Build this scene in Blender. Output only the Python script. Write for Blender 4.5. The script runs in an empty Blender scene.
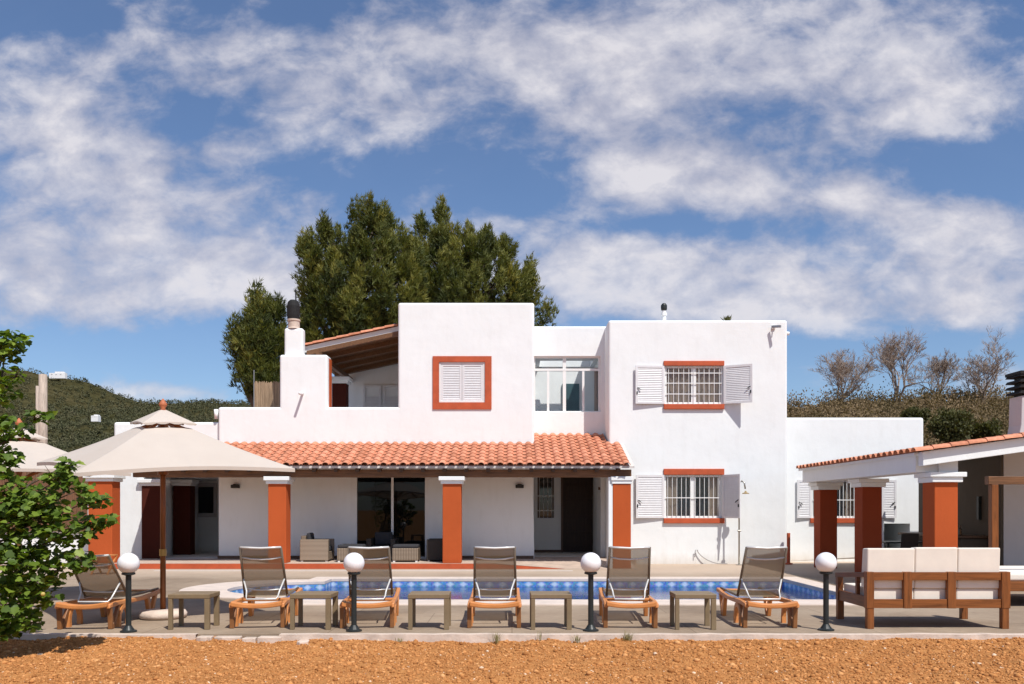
import bpy, bmesh, math, random
import numpy as np
from mathutils import Vector, Matrix
random.seed(7); RNG = np.random.default_rng(7)
sc = bpy.context.scene
col = sc.collection
PI = math.pi
F, CX, HY, H = 850.0, 512.0, 510.0, 1.6          # focal length (px), centre, horizon row, eye height
def fx(px, Y): return (px - CX) * Y / F
def fz(py, Y): return H + (HY - py) * Y / F
def R(d): return math.radians(d)

# ------------------------------------------------------------------ materials
class NT:
    def __init__(s, name):
        s.m = bpy.data.materials.new(name); s.m.use_nodes = True
        s.t = s.m.node_tree; s.b = s.t.nodes['Principled BSDF']; s.out = s.t.nodes['Material Output']
    def n(s, typ, **kw):
        nd = s.t.nodes.new(typ)
        for k, v in kw.items():
            if k.startswith('i_'): nd.inputs[k[2:].replace('_', ' ')].default_value = v
            else: setattr(nd, k, v)
        return nd
    def l(s, a, b): s.t.links.new(a, b)
    def coord(s, scale=(1, 1, 1), rot=(0, 0, 0), kind='Object'):
        tc = s.n('ShaderNodeTexCoord'); mp = s.n('ShaderNodeMapping')
        mp.inputs['Scale'].default_value = scale; mp.inputs['Rotation'].default_value = rot
        s.l(tc.outputs[kind], mp.inputs['Vector']); return mp.outputs['Vector']
    def noise(s, scale, detail=5, rough=.55, vec=None, dist=0):
        nd = s.n('ShaderNodeTexNoise'); nd.inputs['Scale'].default_value = scale
        nd.inputs['Detail'].default_value = detail; nd.inputs['Roughness'].default_value = rough
        nd.inputs['Distortion'].default_value = dist
        if vec is not None: s.l(vec, nd.inputs['Vector'])
        return nd
    def ramp(s, fac, stops, interp='LINEAR'):
        r = s.n('ShaderNodeValToRGB'); cr = r.color_ramp; cr.interpolation = interp
        while len(cr.elements) < len(stops): cr.elements.new(.5)
        for e, (p, c) in zip(cr.elements, stops):
            e.position = p; e.color = (c[0], c[1], c[2], 1) if hasattr(c, '__len__') else (c, c, c, 1)
        s.l(fac, r.inputs['Fac']); return r.outputs['Color']
    def mix(s, fac, a, b, mode='MIX'):
        mx = s.n('ShaderNodeMix', data_type='RGBA', blend_type=mode)
        for sock, v in ((mx.inputs[0], fac), (mx.inputs[6], a), (mx.inputs[7], b)):
            if hasattr(v, 'is_linked') or hasattr(v, 'links'): s.l(v, sock)
            elif hasattr(v, '__len__'): sock.default_value = (v[0], v[1], v[2], 1)
            else: sock.default_value = v
        return mx.outputs[2]
    def math(s, op, a, b=0.0, c=0.0, clamp=False):
        md = s.n('ShaderNodeMath', operation=op, use_clamp=clamp)
        for sock, v in zip(md.inputs, (a, b, c)):
            if hasattr(v, 'links'): s.l(v, sock)
            else: sock.default_value = v
        return md.outputs[0]
    def bump(s, h, strength=.3, dist=.02):
        bp = s.n('ShaderNodeBump'); bp.inputs['Strength'].default_value = strength
        bp.inputs['Distance'].default_value = dist
        s.l(h, bp.inputs['Height']); s.l(bp.outputs['Normal'], s.b.inputs['Normal']); return bp
    def color(s, c):
        if hasattr(c, 'links'): s.l(c, s.b.inputs['Base Color'])
        else: s.b.inputs['Base Color'].default_value = (c[0], c[1], c[2], 1)
    def rough(s, r, spec=.4): s.b.inputs['Roughness'].default_value = r; s.b.inputs['Specular IOR Level'].default_value = spec

def sc3(c, k): return tuple(min(1, x * k) for x in c)

def simple(name, c, rough=.6, var=.12, scale=6, bump=.15, bscale=60, bdist=.004, metal=0, spec=.4, stretch=(1, 1, 1), tint=False):
    t = NT(name); v = t.coord(stretch)
    n = t.noise(scale, 6, .6, v)
    cc = t.ramp(n.outputs['Fac'], [(.3, sc3(c, 1 - var)), (.7, sc3(c, 1 + var))])
    if tint:
        a = t.n('ShaderNodeAttribute', attribute_name='tint')
        k = t.ramp(a.outputs['Fac'], [(0, (.62, .56, .50)), (.5, (.95, .95, .95)), (1, (1.15, 1.22, 1.3))])
        cc = t.mix(1.0, cc, k, 'MULTIPLY')
    t.color(cc); t.rough(rough, spec); t.b.inputs['Metallic'].default_value = metal
    if bump:
        t.bump(t.noise(bscale, 4, .6, v).outputs['Fac'], bump, bdist)
    return t.m

def plaster(name, c, dirt=.06):
    t = NT(name); v = t.coord()
    n1 = t.noise(.7, 6, .6, v); n2 = t.noise(5, 5, .6, t.coord((1, 1, .25)))
    a = t.ramp(n1.outputs['Fac'], [(.3, sc3(c, 1 - dirt)), (.65, c)])
    b = t.ramp(n2.outputs['Fac'], [(.25, (.93, .925, .915)), (.5, (1, 1, 1))])
    cc = t.mix(.6, a, b, 'MULTIPLY')
    # rain-washed dirt close to the ground
    sx = t.n('ShaderNodeSeparateXYZ'); t.l(t.coord(kind='Object'), sx.inputs[0])
    g = t.math('ADD', sx.outputs['Z'], t.math('MULTIPLY', n2.outputs['Fac'], .35))
    d = t.ramp(g, [(.1, (.80, .74, .68)), (.5, (1, 1, 1))])
    cc = t.mix(1, cc, d, 'MULTIPLY')
    t.color(cc); t.rough(.85, .2)
    h = t.math('ADD', t.noise(1.6, 3, .5, v).outputs['Fac'], t.math('MULTIPLY', t.noise(26, 5, .65, v).outputs['Fac'], .12))
    t.bump(h, .5, .03)
    return t.m

def wood(name, c, axis='X', rough=.5):
    t = NT(name); st = {'X': (1, 14, 14), 'Y': (14, 1, 14), 'Z': (14, 14, 1)}[axis]
    v = t.coord(st); n = t.noise(2.2, 7, .65, v, .6); n2 = t.noise(1.1, 3)
    cc = t.ramp(n.outputs['Fac'], [(.3, sc3(c, .5)), (.5, c), (.72, sc3(c, 1.35))])
    cc = t.mix(.35, cc, t.ramp(n2.outputs['Fac'], [(.3, .55), (.7, 1.2)]), 'MULTIPLY')
    t.color(cc); t.rough(rough, .35); t.bump(n.outputs['Fac'], .2, .004); return t.m

def leafmat(name, stops, trans=.25, rough=.5, nscale=.35):
    t = NT(name)
    a = t.n('ShaderNodeAttribute', attribute_name='tint')
    n = t.noise(nscale, 3, .5, t.coord())
    f = t.math('ADD', t.math('MULTIPLY', a.outputs['Fac'], .6), t.math('MULTIPLY', n.outputs['Fac'], .5), clamp=True)
    cc = t.ramp(f, stops)
    t.color(cc); t.rough(rough, .35)
    tr = t.n('ShaderNodeBsdfTranslucent'); t.l(t.mix(1, cc, (1.5, 1.6, .7), 'MULTIPLY'), tr.inputs['Color'])
    mx = t.n('ShaderNodeMixShader'); mx.inputs[0].default_value = trans
    t.l(t.b.outputs[0], mx.inputs[1]); t.l(tr.outputs[0], mx.inputs[2]); t.l(mx.outputs[0], t.out.inputs[0])
    return t.m

M = {}
M['white'] = plaster('white_plaster', (.82, .838, .838), .05)
M['shade_white'] = plaster('shaded_white_plaster', (.55, .54, .55))  # white plaster greyed to paint in shade on the pavilion kitchen wall
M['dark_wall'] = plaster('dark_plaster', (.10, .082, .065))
M['orange'] = plaster('orange_plaster', (.48, .094, .024), .16)
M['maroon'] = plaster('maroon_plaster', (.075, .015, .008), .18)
M['orange_shade'] = plaster('shaded_orange_plaster', (.33, .058, .018), .2)  # orange darkened to paint in roof shade on the rear pavilion columns
M['trim'] = simple('red_trim', (.46, .085, .028), .6, .15, 4, .2, 40)
M['white_metal'] = simple('white_painted_metal', (.78, .78, .77), .35, .03, 5, .03)
M['louvre_white'] = simple('white_shutter_paint', (.70, .69, .70), .45, .05, 8, .05)
M['grey_metal'] = simple('grey_metal', (.35, .35, .36), .4, .08, 10, .05, metal=.6)
M['black_metal'] = simple('black_metal', (.018, .022, .022), .45, .2, 20, .1, 80, .002)
M['soot'] = simple('sooty_metal', (.012, .012, .012), .8, .3, 12, .4, 30, .01)
M['tile'] = simple('terracotta_tile', (.59, .235, .132), .8, .22, 9, .5, 45, .006, tint=True)
M['tile_bed'] = simple('tile_bedding', (.30, .12, .07), .9, .25, 8, .5, 40, .01)
M['mortar'] = simple('pale_mortar', (.6, .56, .53), .9, .1, 10, .4, 40, .01)
M['beam'] = wood('dark_brown_beam', (.18, .085, .038), 'X')
M['beam_y'] = wood('dark_brown_rafter', (.085, .042, .02), 'Y')
M['ceiling_wood'] = wood('brown_ceiling_boards', (.17, .085, .04), 'Y')
M['teak'] = wood('oiled_teak', (.225, .075, .02), 'X', .42)
M['teak_z'] = wood('oiled_teak_upright', (.225, .075, .02), 'Z', .42)
M['teak_y'] = wood('oiled_teak_arm', (.15, .05, .015), 'Y', .42)
M['pole_wood'] = wood('varnished_pole', (.22, .075, .022), 'Z', .35)
M['old_pole'] = wood('weathered_pole', (.42, .34, .28), 'Z', .85)
M['door_wood'] = wood('dark_door_wood', (.035, .017, .010), 'Z', .5)
M['resin'] = simple('tan_resin', (.58, .225, .068), .42, .14, 5, .08, 90, .002)
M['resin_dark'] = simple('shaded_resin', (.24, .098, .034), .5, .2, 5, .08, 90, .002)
M['table_resin'] = simple('taupe_resin', (.21, .15, .085), .5, .12, 7, .1, 80, .002)
M['cushion'] = simple('cream_cushion', (.78, .715, .63), .9, .05, 4, .35, 260, .003)
M['dark_cushion'] = simple('charcoal_cushion', (.035, .035, .04), .9, .1, 6, .3, 200, .002)
M['reed'] = simple('reed_screen', (.36, .25, .16), .9, .45, 3, .8, 10, .02, stretch=(14, 14, .4))
M['stone'] = simple('pale_limestone', (.58, .47, .39), .85, .18, 5, .5, 30, .012)
M['coping'] = simple('pool_coping', (.62, .52, .45), .8, .10, 3, .3, 50, .006)
M['red_floor'] = simple('porch_floor_tiles', (.52, .40, .32), .6, .15, 3, .15, 30, .004)
M['skirting'] = simple('brown_skirting', (.10, .055, .035), .5, .15, 5, .1)
M['globe'] = simple('opal_globe', (.82, .82, .84), .25, .02, 3, 0, spec=.5)
M['terracotta'] = simple('terracotta_finial', (.45, .14, .06), .6, .1, 8, .1)
M['teal_door'] = simple('teal_door', (.03, .075, .085), .6, .1, 4, .05)
M['curtain'] = simple('beige_curtain', (.60, .48, .37), .95, .12, 3, .5, 3, .05, stretch=(9, 9, .3))
M['rubber'] = simple('hose_rubber', (.35, .33, .32), .6, .1)
M['bark'] = simple('bark', (.10, .075, .055), .95, .4, 4, .9, 14, .03, stretch=(1, 1, .3))
M['twig'] = simple('grey_twigs', (.30, .235, .19), .95, .3, 2, 0)
M['shower_metal'] = simple('shower_steel', (.42, .40, .36), .3, .08, 8, 0, metal=.7)
M['hill_house'] = simple('whitewash', (.8, .8, .8), .9, .03)
M['dark_glass_plain'] = simple('dark_glazing', (.01, .011, .013), .06, .1, 2, 0, spec=.6)
M['lantern'] = simple('wall_lamp_bronze', (.022, .018, .015), .5, .2, 9, .1)

# louvred shutter : grey/white with slat bump
def slat_material():
    t = NT('woven_wicker'); v = t.coord()
    w1 = t.n('ShaderNodeTexWave', wave_type='BANDS', bands_direction='Z'); w1.inputs['Scale'].default_value = 9
    w2 = t.n('ShaderNodeTexWave', wave_type='BANDS', bands_direction='X'); w2.inputs['Scale'].default_value = 7
    t.l(v, w1.inputs['Vector']); t.l(v, w2.inputs['Vector'])
    h = t.math('MULTIPLY', w1.outputs['Fac'], w2.outputs['Fac'])
    cc = t.ramp(h, [(0, (.13, .095, .065)), (1, (.48, .38, .29))])
    t.color(cc); t.rough(.7, .3); t.bump(h, .5, .01); return t.m
M['wicker'] = slat_material()
t_ = NT('dark_wicker'); t_.color((.045, .038, .034)); t_.rough(.7, .3)
w_ = t_.n('ShaderNodeTexWave', wave_type='BANDS', bands_direction='Z'); w_.inputs['Scale'].default_value = 9
t_.l(t_.coord(), w_.inputs['Vector']); t_.bump(w_.outputs['Fac'], .5, .01); M['dark_wicker'] = t_.m

# glass pane : transparent with fresnel reflection
def glass(name, tint):
    t = NT(name); tr = t.n('ShaderNodeBsdfTransparent'); tr.inputs['Color'].default_value = (*tint, 1)
    gl = t.n('ShaderNodeBsdfGlossy'); gl.inputs['Roughness'].default_value = .015; gl.inputs['Color'].default_value = (.9, .93, .95, 1)
    lw = t.n('ShaderNodeFresnel'); lw.inputs['IOR'].default_value = 1.52
    mx = t.n('ShaderNodeMixShader'); t.l(t.math('MULTIPLY', lw.outputs[0], (.55 if name == 'smoked_glass' else .7), clamp=True), mx.inputs[0])
    t.l(tr.outputs[0], mx.inputs[1]); t.l(gl.outputs[0], mx.inputs[2]); t.l(mx.outputs[0], t.out.inputs[0]); return t.m
M['glass'] = glass('window_glass', (.93, .95, .96))
M['smoked'] = glass('smoked_glass', (.16, .16, .16))

# brown see-through sling
t_ = NT('brown_sling_mesh'); v_ = t_.coord()
n_ = t_.noise(3, 3, .5, v_)
t_.color(t_.ramp(n_.outputs['Fac'], [(.3, (.27, .195, .10)), (.7, (.33, .245, .13))])); t_.rough(.75, .2)
tr_ = t_.n('ShaderNodeBsdfTransparent'); tl_ = t_.n('ShaderNodeBsdfTranslucent'); tl_.inputs['Color'].default_value = (.45, .34, .20, 1)
m1_ = t_.n('ShaderNodeMixShader'); m1_.inputs[0].default_value = .35
m2_ = t_.n('ShaderNodeMixShader'); m2_.inputs[0].default_value = .20
t_.l(t_.b.outputs[0], m1_.inputs[1]); t_.l(tl_.outputs[0], m1_.inputs[2]); t_.l(m1_.outputs[0], m2_.inputs[1]); t_.l(tr_.outputs[0], m2_.inputs[2])
t_.l(m2_.outputs[0], t_.out.inputs[0]); M['sling'] = t_.m
M['sling_tube'] = simple('bronze_tube', (.17, .135, .10), .4, .1, 8, 0, metal=.3)
M['alu'] = simple('pale_aluminium', (.66, .65, .63), .35, .05, 8, 0, metal=.25)

# canopy canvas
t_ = NT('ecru_canvas'); v_ = t_.coord(); n_ = t_.noise(1.2, 5, .6, v_)
cc_ = t_.ramp(n_.outputs['Fac'], [(.3, (.62, .545, .48)), (.7, (.68, .605, .535))]); t_.color(cc_); t_.rough(.9, .15)
t_.bump(t_.noise(2.2, 3, .5, v_).outputs['Fac'], .25, .03)
tl_ = t_.n('ShaderNodeBsdfTranslucent'); tl_.inputs['Color'].default_value = (.55, .43, .33, 1)
m1_ = t_.n('ShaderNodeMixShader'); m1_.inputs[0].default_value = .25
t_.l(t_.b.outputs[0], m1_.inputs[1]); t_.l(tl_.outputs[0], m1_.inputs[2]); t_.l(m1_.outputs[0], t_.out.inputs[0]); M['canvas'] = t_.m

# terrace concrete, stamped slabs
t_ = NT('stamped_concrete'); v_ = t_.coord()
n1_ = t_.noise(.55, 7, .62, v_); n2_ = t_.noise(7, 6, .65, t_.coord((1, 2.2, 1))); n3_ = t_.noise(90, 3, .6, v_)
c1_ = t_.ramp(n1_.outputs['Fac'], [(.3, (.235, .172, .12)), (.5, (.315, .238, .17)), (.7, (.40, .31, .225))])
c2_ = t_.mix(.45, c1_, t_.ramp(n2_.outputs['Fac'], [(.3, .66), (.7, 1.25)]), 'MULTIPLY')
br_ = t_.n('ShaderNodeTexBrick'); br_.inputs['Scale'].default_value = 1; br_.inputs['Mortar Size'].default_value = .008
br_.inputs['Brick Width'].default_value = 2.4; br_.inputs['Row Height'].default_value = 1.2
br_.inputs['Color1'].default_value = (1, 1, 1, 1); br_.inputs['Color2'].default_value = (.88, .88, .88, 1); br_.inputs['Mortar'].default_value = (.55, .52, .5, 1)
t_.l(v_, br_.inputs['Vector']); c3_ = t_.mix(.75, c2_, br_.outputs['Color'], 'MULTIPLY')
sx_ = t_.n('ShaderNodeSeparateXYZ'); t_.l(t_.coord(), sx_.inputs[0])
c3_ = t_.mix(t_.ramp(t_.math('MULTIPLY', t_.math('SUBTRACT', t_.math('ADD', sx_.outputs['Y'], n1_.outputs['Fac']), 20.0), .4), [(0, 0), (1, .65)]), c3_, (.56, .44, .34))
t_.color(c3_); t_.rough(.8, .25)
t_.bump(t_.math('ADD', n2_.outputs['Fac'], t_.math('MULTIPLY', n3_.outputs['Fac'], .3)), .35, .012); M['terrace'] = t_.m

# soil
t_ = NT('orange_soil'); v_ = t_.coord()
n1_ = t_.noise(1.1, 6, .6, v_); n2_ = t_.noise(24, 6, .7, v_); n3_ = t_.noise(110, 4, .6, v_)
c1_ = t_.ramp(n1_.outputs['Fac'], [(.3, (.40, .17, .056)), (.7, (.55, .25, .085))])
c2_ = t_.mix(.7, c1_, t_.ramp(n2_.outputs['Fac'], [(.3, (.50, .47, .44)), (.52, (1, 1, 1)), (.72, (1.25, 1.35, 1.5))]), 'MULTIPLY')
t_.color(c2_); t_.rough(.95, .1)
t_.bump(t_.math('ADD', n2_.outputs['Fac'], t_.math('MULTIPLY', n3_.outputs['Fac'], .4)), .8, .03); M['soil'] = t_.m
t_ = NT('soil_clods'); a_ = t_.n('ShaderNodeAttribute', attribute_name='tint')
t_.color(t_.ramp(a_.outputs['Fac'], [(0, (.30, .12, .038)), (.5, (.55, .245, .085)), (.85, (.66, .35, .15)), (1, (.72, .54, .38))])); t_.rough(.95, .1)
t_.bump(t_.noise(70, 4, .6, t_.coord()).outputs['Fac'], .6, .01); M['clod'] = t_.m

# hills
t_ = NT('wooded_hill'); v_ = t_.coord()
n1_ = t_.noise(.018, 6, .6, v_); n2_ = t_.noise(.22, 5, .7, v_)
c1_ = t_.ramp(n1_.outputs['Fac'], [(.3, (.045, .045, .018)), (.55, (.07, .062, .028)), (.75, (.12, .095, .05))])
t_.color(t_.mix(.7, c1_, t_.ramp(n2_.outputs['Fac'], [(.35, .45), (.65, 1.35)]), 'MULTIPLY')); t_.rough(1, 0)
t_.bump(n2_.outputs['Fac'], 1, 3); M['hill'] = t_.m
M['wood_far'] = leafmat('far_pine_wood', [(.1, (.040, .048, .020)), (.5, (.072, .076, .034)), (.8, (.115, .105, .055)), (1, (.17, .145, .09))], .05, .9, .02)
M['scrub'] = leafmat('dry_scrub', [(.12, (.050, .048, .016)), (.4, (.13, .098, .044)), (.7, (.22, .155, .085)), (1, (.32, .23, .14))], .15, .9, .25)
M['bush'] = leafmat('green_bush', [(.1, (.04, .045, .012)), (.6, (.085, .085, .026)), (1, (.16, .14, .055))], .2, .7, .6)
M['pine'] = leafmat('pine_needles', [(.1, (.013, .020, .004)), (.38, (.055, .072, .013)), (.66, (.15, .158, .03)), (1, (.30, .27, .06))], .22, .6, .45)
M['leaf'] = leafmat('broad_green_leaf', [(.1, (.024, .05, .006)), (.40, (.085, .145, .014)), (.70, (.20, .28, .035)), (1, (.36, .42, .10))], .32, .52, 1.2)
M['weed'] = leafmat('weed_leaf', [(.1, (.14, .13, .05)), (1, (.30, .27, .12))], .3, .6, 2)

# pool mosaic
t_ = NT('blue_pool_mosaic'); v_ = t_.coord(); sx_ = t_.n('ShaderNodeSeparateXYZ'); t_.l(v_, sx_.inputs[0])
s_ = t_.math('ADD', sx_.outputs['X'], sx_.outputs['Y'])
p_ = t_.math('ABSOLUTE', t_.math('SUBTRACT', t_.math('FRACT', t_.math('DIVIDE', s_, .30)), .5))
q_ = t_.math('ABSOLUTE', t_.math('MULTIPLY', t_.math('ADD', sx_.outputs['Z'], .11), 4.5))
d_ = t_.math('ADD', p_, q_)
spot_ = t_.ramp(d_, [(.14, 1), (.42, 0)])
band_ = t_.ramp(sx_.outputs['Z'], [(.0, 0), (.001, 1)])
vz_ = t_.math('MULTIPLY', spot_, t_.math('GREATER_THAN', sx_.outputs['Z'], -.24))
ck_ = t_.n('ShaderNodeTexVoronoi', distance='CHEBYCHEV'); ck_.inputs['Scale'].default_value = 28; ck_.inputs['Randomness'].default_value = .12
t_.l(v_, ck_.inputs['Vector'])
b_ = t_.mix(.5, (.11, .25, .50), ck_.outputs['Color'], 'SOFT_LIGHT')
dk_ = t_.mix(t_.math('GREATER_THAN', sx_.outputs['Z'], -.03), b_, (.03, .06, .16))
t_.color(t_.mix(t_.math('MULTIPLY', vz_, .75), dk_, (.62, .72, .82))); t_.rough(.25, .5); M['mosaic'] = t_.m
t_ = NT('pool_water'); v_ = t_.coord((1, 1.6, 1))
tr_ = t_.n('ShaderNodeBsdfTransparent'); tr_.inputs['Color'].default_value = (.60, .76, .92, 1)
gl_ = t_.n('ShaderNodeBsdfGlossy'); gl_.inputs['Roughness'].default_value = .03
fr_ = t_.n('ShaderNodeFresnel'); fr_.inputs['IOR'].default_value = 1.33
bp_ = t_.n('ShaderNodeBump'); bp_.inputs['Strength'].default_value = .10; bp_.inputs['Distance'].default_value = .05
t_.l(t_.noise(5, 4, .55, v_, .4).outputs['Fac'], bp_.inputs['Height'])
t_.l(bp_.outputs[0], gl_.inputs['Normal']); t_.l(bp_.outputs[0], fr_.inputs['Normal'])
mx_ = t_.n('ShaderNodeMixShader'); t_.l(fr_.outputs[0], mx_.inputs[0]); t_.l(tr_.outputs[0], mx_.inputs[1]); t_.l(gl_.outputs[0], mx_.inputs[2])
t_.l(mx_.outputs[0], t_.out.inputs[0]); M['water'] = t_.m

# ------------------------------------------------------------------ mesh building
def link(o, parent=None):
    col.objects.link(o)
    if parent is not None: o.parent = parent
    return o
def tag(o, label=None, cat=None, group=None, kind=None):
    if label: o['label'] = label
    if cat: o['category'] = cat
    if group: o['group'] = group
    if kind: o['kind'] = kind
    return o
def thing(name, label, cat, loc=(0, 0, 0), rz=0, group=None):
    o = bpy.data.objects.new(name, None); o.empty_display_size = .2; link(o)
    o.location = loc; o.rotation_euler = (0, 0, rz); return tag(o, label, cat, group)
def copy_tree(o, parent=None):
    c = o.copy(); col.objects.link(c)
    if parent is not None: c.parent = parent
    for ch in list(o.children): copy_tree(ch, c)
    return c

class MB:
    def __init__(s): s.v = []; s.f = []; s.t = []
    def add(s, vs, fs, tint=.5):
        o = len(s.v); s.v += [tuple(p) for p in vs]
        for f in fs: s.f.append([i + o for i in f]); s.t.append(tint)
        return s
    def box(s, x0, x1, y0, y1, z0, z1, tint=.5):
        vs = [(x, y, z) for z in (z0, z1) for y in (y0, y1) for x in (x0, x1)]
        return s.add(vs, [(0, 2, 3, 1), (4, 5, 7, 6), (0, 1, 5, 4), (2, 6, 7, 3), (0, 4, 6, 2), (1, 3, 7, 5)], tint)
    def prism(s, pts, axis, a, b, tint=.5):
        """2-D polygon extruded along axis (x: pts are (y,z); y: (x,z); z: (x,y))"""
        n = len(pts)
        def P(p, k): return {'x': (k, p[0], p[1]), 'y': (p[0], k, p[1]), 'z': (p[0], p[1], k)}[axis]
        vs = [P(p, a) for p in pts] + [P(p, b) for p in pts]
        fs = [tuple(range(n))[::-1], tuple(range(n, 2 * n))] + [(i, (i + 1) % n, n + (i + 1) % n, n + i) for i in range(n)]
        return s.add(vs, fs, tint)
    def tube(s, pts, r, seg=8, caps=True, tint=.5):
        pts = [Vector(p) for p in pts]; n = len(pts)
        rs = r if hasattr(r, '__len__') else [r] * n
        rings = []; up = None
        for i, p in enumerate(pts):
            d = (pts[min(i + 1, n - 1)] - pts[max(i - 1, 0)]).normalized()
            if up is None: up = Vector((0, 0, 1)) if abs(d.z) < .9 else Vector((1, 0, 0))
            a = d.cross(up).normalized(); b = a.cross(d).normalized(); up = b
            rings.append([p + (a * math.cos(2 * PI * k / seg) + b * math.sin(2 * PI * k / seg)) * rs[i] for k in range(seg)])
        vs = [q for ring in rings for q in ring]; fs = []
        for i in range(n - 1):
            for k in range(seg):
                k2 = (k + 1) % seg; fs.append((i * seg + k, i * seg + k2, (i + 1) * seg + k2, (i + 1) * seg + k))
        if caps: fs += [tuple(range(seg))[::-1], tuple((n - 1) * seg + k for k in range(seg))]
        return s.add(vs, fs, tint)
    def bar(s, p, q, w, h, tint=.5):
        """rectangular bar from p to q; w across (horizontal), h the other way"""
        p, q = Vector(p), Vector(q); d = (q - p).normalized()
        up = Vector((0, 0, 1)) if abs(d.z) < .95 else Vector((0, 1, 0))
        a = d.cross(up).normalized() * w / 2; b = a.normalized().cross(d).normalized() * h / 2
        vs = [e + sa * a + sb * b for e in (p, q) for sa, sb in ((-1, -1), (1, -1), (1, 1), (-1, 1))]
        return s.add(vs, [(0, 1, 2, 3), (7, 6, 5, 4), (0, 4, 5, 1), (1, 5, 6, 2), (2, 6, 7, 3), (3, 7, 4, 0)], tint)
    def lathe(s, prof, c=(0, 0, 0), seg=24, tint=.5):
        vs = []; n = len(prof)
        for r, z in prof:
            vs += [(c[0] + r * math.cos(2 * PI * k / seg), c[1] + r * math.sin(2 * PI * k / seg), c[2] + z) for k in range(seg)]
        fs = [(i * seg + k, i * seg + (k + 1) % seg, (i + 1) * seg + (k + 1) % seg, (i + 1) * seg + k) for i in range(n - 1) for k in range(seg)]
        fs += [tuple(range(seg))[::-1], tuple((n - 1) * seg + k for k in range(seg))]
        return s.add(vs, fs, tint)
    def build(s, name, mat, parent=None, smooth=False, bevel=0, seg=2, loc=None):
        me = bpy.data.meshes.new(name); me.from_pydata(s.v, [], s.f)
        bm = bmesh.new(); bm.from_mesh(me); bmesh.ops.recalc_face_normals(bm, faces=bm.faces); bm.to_mesh(me); bm.free()
        at = me.attributes.new('tint', 'FLOAT', 'FACE'); at.data.foreach_set('value', s.t)
        me.materials.append(mat)
        if smooth: me.polygons.foreach_set('use_smooth', [True] * len(me.polygons))
        o = bpy.data.objects.new(name, me); link(o, parent)
        if loc: o.location = loc
        if bevel:
            b = o.modifiers.new('bevel', 'BEVEL'); b.width = bevel; b.segments = seg; b.limit_method = 'ANGLE'; b.angle_limit = R(40)
        return o

def np_mesh(name, V, Fc, tint, mat, parent=None, smooth=False):
    """V Nx3, Fc Mxk"""
    me = bpy.data.meshes.new(name); M_, k = Fc.shape
    me.vertices.add(len(V)); me.vertices.foreach_set('co', V.astype(np.float32).ravel())
    me.loops.add(M_ * k); me.loops.foreach_set('vertex_index', Fc.astype(np.int32).ravel())
    me.polygons.add(M_); me.polygons.foreach_set('loop_start', np.arange(0, M_ * k, k, dtype=np.int32))
    me.update(calc_edges=True); me.validate()
    at = me.attributes.new('tint', 'FLOAT', 'FACE'); at.data.foreach_set('value', np.asarray(tint, np.float32))
    me.materials.append(mat)
    if smooth: me.polygons.foreach_set('use_smooth', [True] * len(me.polygons))
    o = bpy.data.objects.new(name, me); return link(o, parent)

def voxel(name, solids, voids, mat, parent=None, bevel=.07, seg=4):
    ax = [sorted({round(b[2 * i + j], 4) for b in solids + voids for j in (0, 1)}) for i in range(3)]
    mids = [[(a[i] + a[i + 1]) / 2 for i in range(len(a) - 1)] for a in ax]
    nx, ny, nz = map(len, mids)
    X, Y, Z = np.meshgrid(*[np.array(m) for m in mids], indexing='ij')
    fill = np.zeros(X.shape, bool); vd = np.zeros(X.shape, bool)
    def ins(b): return (X > b[0]) & (X < b[1]) & (Y > b[2]) & (Y < b[3]) & (Z > b[4]) & (Z < b[5])
    for b in solids: fill |= ins(b)
    for b in voids: vd |= ins(b)
    fill &= ~vd
    bm = bmesh.new(); cache = {}; vf = bm.faces.layers.int.new('void')
    def V(i, j, k):
        if (i, j, k) not in cache: cache[(i, j, k)] = bm.verts.new((ax[0][i], ax[1][j], ax[2][k]))
        return cache[(i, j, k)]
    dirs = [((-1, 0, 0), ((0, 0, 0), (0, 0, 1), (0, 1, 1), (0, 1, 0))), ((1, 0, 0), ((1, 0, 0), (1, 1, 0), (1, 1, 1), (1, 0, 1))),
            ((0, -1, 0), ((0, 0, 0), (1, 0, 0), (1, 0, 1), (0, 0, 1))), ((0, 1, 0), ((0, 1, 0), (0, 1, 1), (1, 1, 1), (1, 1, 0))),
            ((0, 0, -1), ((0, 0, 0), (0, 1, 0), (1, 1, 0), (1, 0, 0))), ((0, 0, 1), ((0, 0, 1), (1, 0, 1), (1, 1, 1), (0, 1, 1)))]
    for i, j, k in zip(*np.nonzero(fill)):
        for d, cs in dirs:
            a, b, c = i + d[0], j + d[1], k + d[2]
            inside = 0 <= a < nx and 0 <= b < ny and 0 <= c < nz
            if inside and fill[a, b, c]: continue
            f = bm.faces.new([V(i + p[0], j + p[1], k + p[2]) for p in cs])
            f.material_index = 1 if (inside and vd[a, b, c]) else 0
    bm.normal_update()
    bmesh.ops.dissolve_limit(bm, angle_limit=.01, use_dissolve_boundaries=False, verts=bm.verts[:], edges=bm.edges[:], delimit={'MATERIAL'})
    for f in bm.faces: f[vf] = f.material_index; f.material_index = 0
    bm.normal_update()
    if bevel:
        es = [e for e in bm.edges if len(e.link_faces) == 2 and e.is_convex and e.calc_face_angle(0) > 1
              and not any(f[vf] for f in e.link_faces) and max(v.co.z for v in e.verts) > .3]
        bmesh.ops.bevel(bm, geom=es, offset=bevel, segments=seg, profile=.5, affect='EDGES', clamp_overlap=False)
        for f in bm.faces: f.smooth = False
    me = bpy.data.meshes.new(name); bm.to_mesh(me); bm.free(); me.materials.append(mat)
    o = bpy.data.objects.new(name, me); link(o, parent)
    return o

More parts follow.
